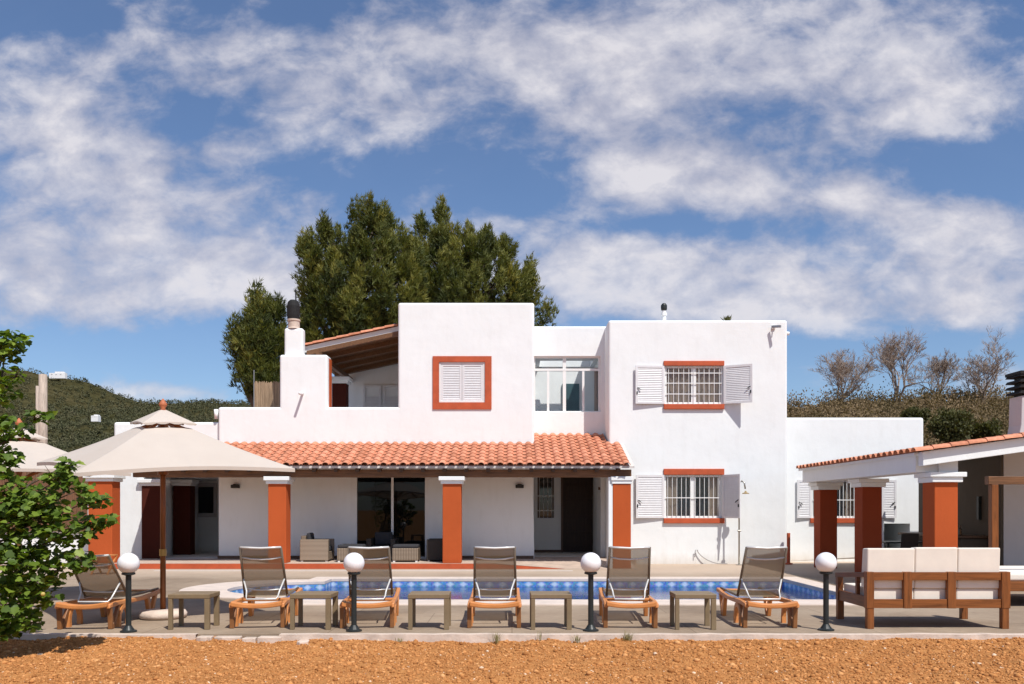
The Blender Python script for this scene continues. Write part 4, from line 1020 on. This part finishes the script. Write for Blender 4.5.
# ------------------------------------------------------------------ parasols
def parasol(cx, cy, rot, r, heights, apex, label, ph):
    t = thing('parasol', label, 'parasol', (cx, cy, 0), 0, 'ecru parasols at the left of the terrace')
    MB().lathe([(.30, 0), (.335, .03), (.34, .07), (.31, .115), (.2, .13), (.06, .132)], seg=28).build('base', M['stone'], t, smooth=True)
    mb = MB(); mb.tube([(0, 0, .1), (0, 0, apex - .05)], .04, 14); mb.build('pole', M['pole_wood'], t, smooth=True)
    MB().lathe([(.052, 0.92), (.052, 1.02)], seg=14).build('pole_joint', simple('brass_sleeve', (.40, .26, .08), .35, .1, metal=.4), t)
    C = [Vector((r * math.cos(rot + k * PI / 2), r * math.sin(rot + k * PI / 2), heights[k])) for k in range(4)]
    A = Vector((0, 0, apex - .12))
    def surf(k, tt, s, lift=0):
        a, b = C[k], C[(k + 1) % 4]; e = a.lerp(b, s); ctr = Vector((0, 0, e.z))
        bow = math.sin(PI * s); e = e + (ctr - e) * .045 * bow + Vector((0, 0, .06 * bow))
        p = A.lerp(e, tt); p.z += -.035 * math.sin(PI * tt) * (1 - .3 * bow) + lift
        return p
    def canopy(name, t0, t1, lift, n=14, ns=12, mat='canvas', hem=.05, scallop=0):
        mb = MB()
        for k in range(4):
            vs = [surf(k, t0 + (t1 - t0) * i / n, j / ns, lift) for i in range(n + 1) for j in range(ns + 1)]
            fs = [(i * (ns + 1) + j, i * (ns + 1) + j + 1, (i + 1) * (ns + 1) + j + 1, (i + 1) * (ns + 1) + j) for i in range(n) for j in range(ns)]
            vs += [surf(k, t1, j / ns, lift) - Vector((0, 0, hem + scallop * abs(math.sin(j * PI / 3)))) for j in range(ns + 1)]
            o = (n + 1) * (ns + 1); fs += [(n * (ns + 1) + j, n * (ns + 1) + j + 1, o + j + 1, o + j) for j in range(ns)]
            mb.add(vs, fs)
        return mb.build(name, M[mat], t, smooth=False)
    cn = canopy('canopy', .225, 1.0, 0)
    for poly in cn.data.polygons: poly.use_smooth = False
    vc = canopy('vent_canopy', .012, .26, .105, 6, 12, hem=.015, scallop=.02)
    MB().lathe([(.02, 0), (.05, .02), (.03, .05), (.055, .085), (.06, .11), (.035, .15), (.008, .19)], (0, 0, apex - .06), 16).build('finial', M['terracotta'], t, smooth=True)
    for k in range(8):
        q = surf(k // 2, .985, .5 * (k % 2)) - Vector((0, 0, .035)); p = A - Vector((0, 0, .06)); m = surf(k // 2, .5, .5 * (k % 2)) - Vector((0, 0, .04))
        mb = MB(); mb.bar(p, m, .03, .04); mb.bar(m, q, .03, .04); rb = mb.build('rib', M['pole_wood'], t)
        MB().bar((0, 0, apex - .95), m, .025, .03).build('strut', M['pole_wood'], rb)
    MB().lathe([(.075, apex - 1.0), (.075, apex - .9)], seg=16).build('hub', M['pole_wood'], t)
parasol(fx(163, 12.6), 12.6, R(-8), 2.05, [2.20, 2.42, 2.32, 2.06], 3.12, 'large ecru parasol with terracotta finial, its pole beside the leftmost table', 0)
parasol(fx(19, 14.6), 14.6, R(-6), 2.03, [2.22, 2.3, 2.3, 2.18], 3.05, 'ecru parasol mostly hidden behind the bush at the left edge', 1)
# folding wooden chair glimpse beside the porch
t = thing('folding_chair', 'pale wooden folding chair beside the left orange column behind the lamp', 'chair', (fx(104, 21.2), 21.2, 0))
for s in (-.2, .2):
    MB().bar((s, -.25, 0), (s, .25, .45), .03, .04).build('leg', M['resin'], t); MB().bar((s * .9, .25, 0), (s * .9, -.22, .45), .03, .04).build('leg', M['resin'], t)
MB().box(-.22, .22, -.24, .26, .455, .485).build('seat', M['resin'], t)

# ------------------------------------------------------------------ pavilion on the right
pv = thing('barbecue_pavilion', 'open white pavilion with orange columns and low tiled roof at the right', 'pavilion', (8.5, 16.9, 0))
def pvp(mb, name, mat, parent=None, **k): return attach(mb.build(name, mat, None, **k), parent or pv)
for y, px in ((16.98, 0), (20.46, 0), (23.28, 0)):
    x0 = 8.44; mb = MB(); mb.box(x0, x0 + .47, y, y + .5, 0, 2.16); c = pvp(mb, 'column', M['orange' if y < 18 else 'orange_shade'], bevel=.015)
    mb = MB(); mb.box(x0 - .13, x0 + .60, y - .10, y + .60, 2.26, 2.355); mb.box(x0 - .07, x0 + .54, y - .06, y + .56, 2.155, 2.26); pvp(mb, 'capital', M['white'], c, bevel=.01)
    if y < 18: mb = MB(); mb.box(x0 + .12, x0 + .5, y + .06, y + .5, 2.356, 2.60); pvp(mb, 'column_neck', M['white'])
g = .139
def pz(X, d=0): return 2.70 + (X - 8.1) * g + d
mb = MB(); mb.box(8.12, 8.60, 17.1, 23.77, 2.36, pz(8.12)); pvp(mb, 'eave_beam', M['white'], bevel=.012)
mb = MB(); mb.prism([(8.1, 2.47), (15, 2.47 + 6.9 * g - .0), (15, pz(15, .05)), (8.1, pz(8.1, .05))], 'y', 16.75, 16.95); pvp(mb, 'fascia', M['white'], bevel=.01)
mb = MB(); mb.prism([(8.02, pz(8.02, .0)), (15, pz(15, .0)), (15, pz(15, .055)), (8.02, pz(8.02, .055))], 'y', 16.953, 23.8); pvp(mb, 'roof_deck', M['white'])
mb = MB(); mb.prism([(8.0, pz(8.0, .058)), (15, pz(15, .058)), (15, pz(15, .10)), (8.0, pz(8.0, .10))], 'y', 17.0, 23.75); pvp(mb, 'tile_bed', M['tile_bed'])
attach(tiles('tiled_roof', (7.93, 16.74, pz(7.93, .05)), (0, 1, 0), (1, 0, g), 7.06, 7.1, M['tile'], None, .262, .36), pv)
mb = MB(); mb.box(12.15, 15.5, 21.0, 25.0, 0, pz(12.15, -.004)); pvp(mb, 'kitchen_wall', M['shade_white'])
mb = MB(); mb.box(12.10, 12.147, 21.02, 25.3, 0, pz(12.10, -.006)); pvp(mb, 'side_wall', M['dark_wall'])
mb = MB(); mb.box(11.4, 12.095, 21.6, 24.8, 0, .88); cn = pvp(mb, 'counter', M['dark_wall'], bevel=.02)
mb = MB(); mb.box(11.3, 12.097, 21.5, 24.9, .883, .95); pvp(mb, 'counter_top', M['beam_y'], cn, bevel=.01)
mb = MB(); mb.box(12.02, 12.097, 21.9, 22.0, 1.35, 1.95); pvp(mb, 'hanging_tool', M['black_metal'])
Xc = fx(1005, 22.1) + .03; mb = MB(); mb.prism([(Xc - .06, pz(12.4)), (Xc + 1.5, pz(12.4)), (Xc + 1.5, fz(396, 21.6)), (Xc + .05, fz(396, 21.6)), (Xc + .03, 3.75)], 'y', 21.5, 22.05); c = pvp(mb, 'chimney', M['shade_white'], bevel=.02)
mb = MB()
for i in range(4): z = fz(395, 21.6) + .03 + i * .145; mb.prism([(Xc - .03, z), (Xc + 1.55, z), (Xc + 1.5, z + .07), (Xc + .02, z + .07)], 'y', 21.44, 22.1)
mb.box(Xc + .12, Xc + 1.4, 21.62, 21.95, fz(396, 21.6) - .01, fz(373, 21.6)); mb.box(Xc - .02, Xc + 1.5, 21.42, 22.12, fz(374.5, 21.6), fz(371.5, 21.6)); pvp(mb, 'chimney_louvre', M['soot'], c)
for i in range(5):
    b = MB().lathe([(.035, 0), (.038, .02), (.038, .16), (.014, .2), (.014, .27)], (11.45 + random.uniform(-.02, .1), 21.7 + i * .35, .95), 10).build('bottle', M['dark_glass_plain'], smooth=False)
    tag(b, 'small dark bottle standing on the shaded counter inside the pavilion', 'bottle', 'bottles on the pavilion counter')
# dining set in the pavilion
t = thing('dining_table', 'dark dining table in the shade between the pavilion columns', 'table', (fx(908, 23.6), 23.4, 0))
MB().box(-.9, .9, -.45, .45, .70, .74).build('table_top', M['black_metal'], t, bevel=.006)
for sx in (-.82, .82):
    for sy in (-.38, .38): MB().box(sx - .03, sx + .03, sy - .03, sy + .03, 0, .698).build('leg', M['black_metal'], t)
def dchair(x, y, rz, lab):
    t = thing('dining_chair', lab, 'chair', (x, y, 0), rz, 'dark chairs at the pavilion dining table')
    MB().box(-.23, .23, -.23, .23, .42, .46).build('seat', M['dark_wicker'], t, bevel=.01)
    MB().prism([(.19, .46), (.23, .46), (.31, .98), (.275, .98)], 'x', -.23, .23).build('backrest', M['dark_wicker'], t, bevel=.01)
    for sx in (-.2, .2):
        for sy in (-.2, .2): MB().box(sx - .02, sx + .02, sy - .02, sy + .02, 0, .418).build('leg', M['black_metal'], t)
bx = fx(908, 23.6)
dchair(bx - .45, 22.8, R(180), 'dark dining chair on the near side of the table, toward the left'); dchair(bx + .4, 22.8, R(180), 'dark dining chair on the near side of the table, toward the right')
dchair(bx - 1.15, 23.4, R(90), 'dark dining chair at the left end of the pavilion table')

# ------------------------------------------------------------------ utility poles
o = MB().tube([(fx(43, 38), 38, -.1), (fx(43, 38), 38, fz(374.5, 38))], [.20, .17], 12).build('utility_pole', M['old_pole'], smooth=True); tag(o, 'thick pale weathered utility pole rising behind the left parasol', 'pole')
o = MB().tube([(fx(37.5, 42), 42, -.1), (fx(37.5, 42), 42, fz(386, 42))], [.10, .08], 10).build('utility_pole', M['old_pole'], smooth=True); tag(o, 'thin pole just left of the thick pale utility pole', 'pole')

# ------------------------------------------------------------------ foliage
def unit(rng, n):
    v = rng.normal(size=(n, 3)); return v / np.linalg.norm(v, axis=1, keepdims=True)
def needles(P, D, L, Wd, rng, tint):
    """one thin blade per row: base P, direction D, length L, half width Wd -> quads folded to triangles"""
    n = len(P); r = rng.normal(size=(n, 3)); S = np.cross(D, r); S /= np.linalg.norm(S, axis=1, keepdims=True) + 1e-9
    Q = np.stack([P - S * Wd[:, None], P + S * Wd[:, None], P + D * L[:, None]], 1)
    return Q.reshape(-1, 3), np.arange(3 * n).reshape(n, 3), tint
def inside(poly, x, y):
    r = np.zeros(len(x), bool); n = len(poly)
    for i in range(n):
        (x1, y1), (x2, y2) = poly[i], poly[(i + 1) % n]
        if y1 != y2: r ^= ((y1 > y) != (y2 > y)) & (x < (x2 - x1) * (y - y1) / (y2 - y1) + x1)
    return r
def pine(name, poly, Y, label, seed, ncl, per, group, trunk_px, thick):
    rng = np.random.default_rng(seed); t = thing(name, label, 'tree', (fx(trunk_px, Y), Y, 0), 0, group); o = Vector(t.location); s = F / Y
    pa = np.array(poly, float); ctr = pa.mean(0); q = ctr + (pa - ctr) * (1 - 7.0 / np.maximum(12, np.linalg.norm(pa - ctr, axis=1, keepdims=True)))
    cx = []; cy = []
    while len(cx) < ncl:
        x = rng.uniform(pa[:, 0].min(), pa[:, 0].max(), 400); y = rng.uniform(pa[:, 1].min(), pa[:, 1].max(), 400); k = inside([tuple(v) for v in q], x, y)
        k &= (np.sin(x * .23 + 1.7 * np.sin(y * .11)) + np.sin(y * .21 + 1.3 * np.sin(x * .13)) > -.85)
        cx += list(x[k]); cy += list(y[k])
    cx = np.array(cx[:ncl]); cy = np.array(cy[:ncl])
    # half thickness from the distance to the outline
    d = np.full(ncl, 1e9)
    for i in range(len(poly)):
        a, b = pa[i], pa[(i + 1) % len(poly)]; ab = b - a; tt = np.clip(((cx - a[0]) * ab[0] + (cy - a[1]) * ab[1]) / (ab @ ab), 0, 1)
        d = np.minimum(d, np.hypot(cx - a[0] - tt * ab[0], cy - a[1] - tt * ab[1]))
    half = np.sqrt(np.clip(d / 45, 0.02, 1)) * thick
    sgn = np.where(rng.uniform(0, 1, ncl) < .72, -1, 1); dep = sgn * half * rng.uniform(.45, 1, ncl) ** .6
    Yc = Y + dep; C = np.stack([(cx - CX) * Yc / F, Yc, H + (HY - cy) * Yc / F], -1)
    P = []; Dr = []; T = []
    for c in C:
        r = rng.uniform(.22, .44); lean = rng.normal(0, .18, 2) + np.array(((c[0] - o.x) * .06, 0))
        u_ = unit(rng, per) * (rng.uniform(.1, 1, (per, 1)) ** .6) * np.array((r, r, r * 2.0))
        h_ = u_[:, 2:3] / (r * 2.0); u_[:, :2] *= 1 - .5 * np.clip(h_, 0, 1); u_[:, :2] += lean * np.clip(h_, -.5, 1) * r
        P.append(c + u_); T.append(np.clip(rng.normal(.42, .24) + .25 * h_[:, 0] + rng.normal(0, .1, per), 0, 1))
        dd = u_ / r * np.array((.55, .55, .25)) + np.array((lean[0], lean[1], .75)) + rng.normal(0, .22, (per, 3)); Dr.append(dd / np.linalg.norm(dd, axis=1, keepdims=True))
    P = np.vstack(P); Dr = np.vstack(Dr); T = np.concatenate(T); k = 7; n = len(P)
    Pn = np.repeat(P, k, 0) + rng.normal(0, .03, (n * k, 3)); Dn = np.repeat(Dr, k, 0) + rng.normal(0, .38, (n * k, 3)); Dn /= np.linalg.norm(Dn, axis=1, keepdims=True)
    V, Fc, _ = needles(Pn, Dn, rng.uniform(.13, .30, n * k), rng.uniform(.012, .026, n * k), rng, None)
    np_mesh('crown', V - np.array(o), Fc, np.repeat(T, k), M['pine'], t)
    mb = MB(); top = C[:, 2].max() - 2.0
    mb.tube([(0, 0, -.1), (.1, .05, top * .3), (-.1, 0, top * .6), (.05, 0, top)], [.32, .26, .16, .04], 10)
    for c in C[::2]:
        e = Vector(c) - o; z0 = max(1.5, min(e.z - rng.uniform(.6, 2.8), top - .3)); m = Vector((e.x * .55, e.y * .55, (z0 + e.z) / 2 - .2)); mb.tube([(0, 0, z0), m, e], [.10, .055, .018], 6)
    mb.build('trunk', M['bark'], t, smooth=True)
PG = 'dark pines behind the villa'
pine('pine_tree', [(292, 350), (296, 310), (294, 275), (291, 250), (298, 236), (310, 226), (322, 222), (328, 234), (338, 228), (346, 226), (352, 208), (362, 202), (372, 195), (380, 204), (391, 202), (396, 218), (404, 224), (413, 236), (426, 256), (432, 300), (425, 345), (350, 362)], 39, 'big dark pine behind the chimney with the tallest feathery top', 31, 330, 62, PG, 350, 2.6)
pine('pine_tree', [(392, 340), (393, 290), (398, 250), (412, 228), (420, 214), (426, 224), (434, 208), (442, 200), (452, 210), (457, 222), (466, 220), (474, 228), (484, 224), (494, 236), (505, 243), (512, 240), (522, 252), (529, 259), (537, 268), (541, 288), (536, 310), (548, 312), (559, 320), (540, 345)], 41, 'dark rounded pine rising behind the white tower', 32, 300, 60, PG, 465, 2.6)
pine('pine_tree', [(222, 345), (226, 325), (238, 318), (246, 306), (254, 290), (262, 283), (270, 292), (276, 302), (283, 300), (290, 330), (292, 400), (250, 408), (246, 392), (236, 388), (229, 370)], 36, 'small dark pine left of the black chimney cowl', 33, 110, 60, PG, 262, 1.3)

def bare_tree(name, px, Y, pybase, pytop, halfw, label, seed):
    rng = random.Random(seed); s = F / Y; z0 = fz(pybase, Y); Ht = (pybase - pytop) / s
    t = thing(name, label, 'tree', (fx(px, Y), Y, z0), 0, 'leafless trees on the bank'); tr = MB(); cr = MB()
    def grow(p, d, L, r, depth):
        q = p + d * L; m = p + d * L * .5 + Vector((rng.gauss(0, .05), rng.gauss(0, .05), 0)) * L
        (tr if depth < 2 else cr).tube([p, m, q], [r, r * .85, r * .68], 5 if depth < 3 else 3, False)
        if depth >= 7: return
        for k in range(rng.choice((2, 3, 3)) if depth < 5 else 3):
            dd = (d + Vector((rng.gauss(0, .5), rng.gauss(0, .5), rng.gauss(.2, .35)))).normalized()
            grow(q if rng.random() < .6 else m, dd, L * rng.uniform(.6, .86), max(.009, r * .60), depth + 1)
    for k in range(3): grow(Vector((rng.uniform(-.1, .1) * halfw / s, 0, -.6)), Vector((rng.gauss(0, .38), rng.gauss(0, .3), 1)).normalized(), Ht * .36, .085 * Ht / 4, 0)
    tr.build('trunk', M['twig'], t); cr.build('crown', M['twig'], t)
bare_tree('bare_tree', 840, 62, 402, 346, 28, 'leafless grey tree nearest the right block, leaning left', 1)
bare_tree('bare_tree', 893, 62, 402, 334, 30, 'largest leafless tree with a dark forked trunk on the bank', 4)
bare_tree('bare_tree', 938, 64, 402, 352, 16, 'smallest leafless tree between two bigger ones', 12)
bare_tree('bare_tree', 980, 60, 404, 344, 30, 'leafless pale tree beside the pavilion chimney', 7)

# hills
def hill(name, f, x0, x1, y0, y1, nx, ny, mat):
    xs = np.linspace(x0, x1, nx); ys = np.linspace(y0, y1, ny); X, Y = np.meshgrid(xs, ys); Z = f(X, Y)
    i = np.arange(nx * ny).reshape(ny, nx); Fq = np.stack([i[:-1, :-1], i[:-1, 1:], i[1:, 1:], i[1:, :-1]], -1).reshape(-1, 4)
    o = np_mesh(name, np.stack([X, Y, Z], -1).reshape(-1, 3), Fq, np.full(len(Fq), .5), mat, smooth=True); tag(o, kind='structure'); return o
prof = [(-600, 372), (-120, 371), (0, 368), (25, 369), (45, 375), (65, 377), (85, 380), (110, 391), (140, 402), (175, 402), (205, 401), (245, 403), (300, 408), (420, 420), (800, 425), (1100, 425)]
YH = 620
def hprof(X): return np.interp(X * F / YH + CX, [p[0] for p in prof], [fz(p[1], YH) for p in prof])
def hz1(X, Y):
    tt = np.clip((Y - 220) / (YH - 220), 0, 1); s = tt ** 1.15
    w_ = 3.0 * np.sin(X * .031 + Y * .02) + 2.0 * np.sin(X * .07 - Y * .045)
    return -.5 + hprof(X) * np.where(Y <= YH, s, 1 - .25 * (Y - YH) / 200) + w_ * tt * (1 - tt) * 3
hill('hills', hz1, -800, 420, 220, 820, 160, 80, M['hill'])
def bankz(X, Y):
    sx = np.clip((X - 14) / 12, 0, 1); px = X * F / 62 + CX
    ztop = np.interp(px, [760, 790, 830, 880, 1000, 1200], [fz(412, 62), fz(408, 62), fz(399, 62), fz(396, 62), fz(396, 62), fz(390, 62)])
    tt = np.clip((Y - 36) / 26, 0, 1); return -.3 + ztop * (tt ** .8) * np.clip((X - 13) / 6, 0, 1) + .3 * np.sin(X * 1.3) * np.cos(Y * .9) * tt
hill('bank', bankz, 13, 90, 34, 110, 90, 70, simple('bank_earth', (.11, .075, .035), .95, .4, 1.2, .6, 4, .1))

def leaf_blobs(P, S, per, leaf, rng, up=.3):
    """clusters of small two-triangle leaves around points P with radii S"""
    n = len(P); q = unit(rng, n * per) * (rng.uniform(.1, 1, (n * per, 1)) ** .6); C = np.repeat(P, per, 0) + q * np.repeat(S, per, 0)
    D = q + rng.normal(0, .5, q.shape) + np.array((0, 0, up)); D /= np.linalg.norm(D, axis=1, keepdims=True)
    r = rng.normal(size=q.shape); Sd = np.cross(D, r); Sd /= np.linalg.norm(Sd, axis=1, keepdims=True)
    L = leaf * rng.uniform(.6, 1.4, (n * per, 1)); V = np.stack([C - D * L * .5, C + Sd * L * .32, C + D * L * .6, C - Sd * L * .32], 1)
    return V.reshape(-1, 3), np.arange(4 * n * per).reshape(-1, 4), q[:, 2]
def far_wood():
    rng = np.random.default_rng(21); n = 11000
    px = rng.uniform(-260, 420, n); Y = 235 + (YH + 5 - 235) * rng.uniform(0, 1, n) ** .75; X = (px - CX) * Y / F
    Z = hz1(X, Y); keep = rng.uniform(0, 1, n) < .75 + .4 * np.sin(X * .02 + 1.3 * np.sin(Y * .03)); P = np.stack([X, Y, Z], -1)[keep]
    r = rng.uniform(1.0, 2.6, len(P)) * (.6 + .4 * P[:, 1] / YH); P[:, 2] += r * .5
    S = np.stack([r, r, r * rng.uniform(.8, 1.25, len(P))], -1)
    V, Fc, qz = leaf_blobs(P, S, 26, .85, rng); tb = np.repeat(rng.normal(.48, .14, len(P)), 26)
    o = np_mesh('hill_woodland', V, Fc, np.clip(tb + qz * .18, 0, 1), M['wood_far']); tag(o, 'dark olive pine wood covering the distant hillside', 'woodland', kind='stuff')
far_wood()
def bank_scrub():
    rng = np.random.default_rng(22); n = 1500; X = rng.uniform(13.5, 48, n); Y = rng.uniform(38, 63, n); Z = bankz(X, Y); P = np.stack([X, Y, Z], -1)
    r = np.clip(rng.lognormal(-.3, .45, n), .35, 1.5) * (1 + .2 * (Y > 56)); P[:, 2] += r * .2; V, Fc, qz = leaf_blobs(P, np.stack([r, r, r * .8], -1), 150, .13, rng, .6)
    tb = np.repeat(np.clip(.5 + .28 * np.sin(X * .7 + 1.2 * np.sin(Y * .5)) * np.cos(Y * .45 + X * .2) + rng.normal(0, .2, n), 0, 1), 150); o = np_mesh('bank_scrub', V, Fc, np.clip(tb + qz * .2, 0, 1), M['scrub']); tag(o, 'dry brown scrub covering the bank behind the pavilion', 'scrub', kind='stuff')
bank_scrub()
def bush(px, py, Y, rx, ry, label, seed):
    rng = np.random.default_rng(seed); s = F / Y; c = np.array((fx(px, Y), Y, fz(py, Y))); n = 26
    t = thing('green_bush', label, 'bush', (c[0], Y, float(bankz(c[0], Y))), 0, 'dark green bushes on the bank')
    P = unit(rng, n) * rng.uniform(.3, 1, (n, 1)) * np.array((rx / s, rx / s, ry / s)) * .8 + c; r = rng.uniform(.3, .5, n) * ry / s * 1.6
    V, Fc, qz = leaf_blobs(P, np.stack([r, r, r], -1), 240, .16, rng); np_mesh('foliage', V - np.array(t.location), Fc, np.clip(.3 + qz * .35 + rng.normal(0, .15, len(qz)), 0, 1), M['bush'], t)
    MB().tube([(0, 0, -.3), (.05, 0, c[2] - t.location.z)], [.12, .05], 6).build('stem', M['bark'], t)
bush(914, 417, 50, 13, 8, 'dark green bush above the right end of the low white wing', 41)
bush(950, 428, 46, 17, 19, 'large dark bush just above the pavilion tiles', 42)
bush(986, 432, 47, 15, 10, 'olive dark bush left of the pavilion chimney', 45)

# far houses on the hill
def far_house(px, py, Y, wpx, hpx, label):
    t = thing('hill_house', label, 'house', (fx(px, Y), Y, fz(py + hpx, Y) - 2), 0); s = F / Y; w_, h_ = wpx / s, hpx / s
    MB().box(-w_ / 2, w_ / 2, 0, 3, 0, h_ * .65 + 2).box(-w_ * .15, w_ * .4, .3, 2.8, h_ * .65 + 2, h_ + 2).build('wall', M['hill_house'], t)
    for i in range(3): MB().box(-w_ * .38 + i * w_ * .28, -w_ * .38 + i * w_ * .28 + w_ * .1, -.12, -.02, 2 + h_ * .2, 2 + h_ * .4).build('window', M['shade_white'], t)
far_house(57, 371.5, 600, 16, 4, 'long white house on the crest of the left hill')
far_house(94.5, 414.5, 430, 7, 3, 'tiny white house half way up the left hillside')

# ------------------------------------------------------------------ leafy bush in the left foreground
def leafy():
    rng = np.random.default_rng(51); Yb = 9.7; s = F / Yb
    t = thing('leafy_tree', 'broad leaved green young tree in the left foreground', 'tree', (fx(2, Yb), Yb, -.1)); o = np.array(t.location)
    lob = [(2, 348, 17, 16, 44), (14, 338, 13, 7, 22), (0, 385, 17, 24, 44), (17, 374, 6, 8, 6), (6, 428, 22, 14, 44), (38, 416, 10, 7, 14), (-2, 458, 18, 22, 44), (12, 458, 10, 10, 12), (6, 505, 36, 32, 190), (62, 478, 12, 16, 40), (68, 464, 7, 6, 10), (42, 512, 28, 26, 110), (92, 500, 15, 9, 26), (84, 488, 9, 9, 12),
           (103, 521, 12, 7, 20), (72, 530, 25, 17, 60), (25, 560, 38, 32, 170), (80, 560, 16, 14, 36), (6, 600, 30, 30, 130), (42, 590, 16, 18, 40), (4, 630, 16, 10, 40), (28, 620, 13, 12, 24), (-45, 480, 35, 120, 150)]
    P = []
    for (px, py, rx, ry, n) in lob:
        n = int(n * 2.7); d = unit(rng, n) * (rng.uniform(.05, 1, (n, 1)) ** .45); P.append(np.array((fx(px, Yb), Yb, fz(py, Yb))) + d * np.array((rx / s, .16 + .5 * min(rx, 40) / s, ry / s)))
    P = np.vstack(P); n = len(P)
    # leaf outline: broad heart shape with slight lobes, folded along the midrib
    out = [(0, 0), (-.36, .10), (-.50, .38), (-.36, .52), (-.34, .74), (-.12, .82), (0, 1.08), (.12, .82), (.34, .74), (.36, .52), (.50, .38), (.36, .10)]
    V = []; Fc = []; T = []
    for i in range(n):
        L = rng.uniform(.055, .12); az = rng.uniform(0, 2 * PI); droop = rng.normal(-.35, .4)
        d = Vector((math.cos(az), math.sin(az), droop)).normalized(); nn = (Vector((rng.normal(0, .35), rng.normal(-.6, .45), 1))); sd = d.cross(nn).normalized(); nn = sd.cross(d)
        b = len(V); tn = float(np.clip(rng.normal(.34, .26), 0, 1)); fold = rng.uniform(.08, .4); curl = rng.uniform(-.1, .25)
        mid = [0, .38, .74, 1.08]
        for (x, y) in out: V.append(Vector(P[i]) + (sd * x + d * y + nn * (abs(x) * fold - curl * y * y * .6)) * L)
        V.append(Vector(P[i]) + (d * .42 - nn * curl * .1) * L); c = b + 12
        for k in range(12): Fc.append((b + k, b + (k + 1) % 12, c)); T.append(tn)
    V = np.array([v[:] for v in V]) - o; np_mesh('crown', V, np.array(Fc), T, M['leaf'], t)
    mb = MB(); rr = random.Random(3)
    mb.tube([(-.5, 0, -.1), (-.45, 0, .5), (-.25, .02, 1.3), (-.1, 0, 2.3), (.02, 0, 3.4)], [.05, .045, .035, .022, .008], 8)
    for (px, py, rx, ry, nq) in lob:
        e = Vector((fx(px, Yb), Yb, fz(py, Yb))) - Vector(o); z0 = max(.15, e.z - .45); mb.tube([(-.3, 0, z0), ((e.x - .3) / 2, rr.uniform(-.1, .1), (z0 + e.z) / 2 - .05), e], [.018, .012, .004], 5)
        for q in range(3): mb.tube([e * .9 + Vector((0, 0, z0 * .1)), e + Vector((rr.uniform(-1, 1) * rx / s, rr.uniform(-.2, .2), rr.uniform(-1, 1) * ry / s))], [.008, .003], 4)
    mb.build('trunk', M['bark'], t, smooth=True)
    for px, py in ((43, 594),):
        f = MB().lathe([(.003, -.024), (.016, -.02), (.023, -.008), (.023, .006), (.015, .018), (.003, .022)], (fx(px, 9.3) - o[0], 9.3 - o[1], fz(py, 9.3) - o[2]), 12).build('fruit', simple('yellow_fruit', (.5, .38, .1), .5, .1), t, smooth=True)
leafy()
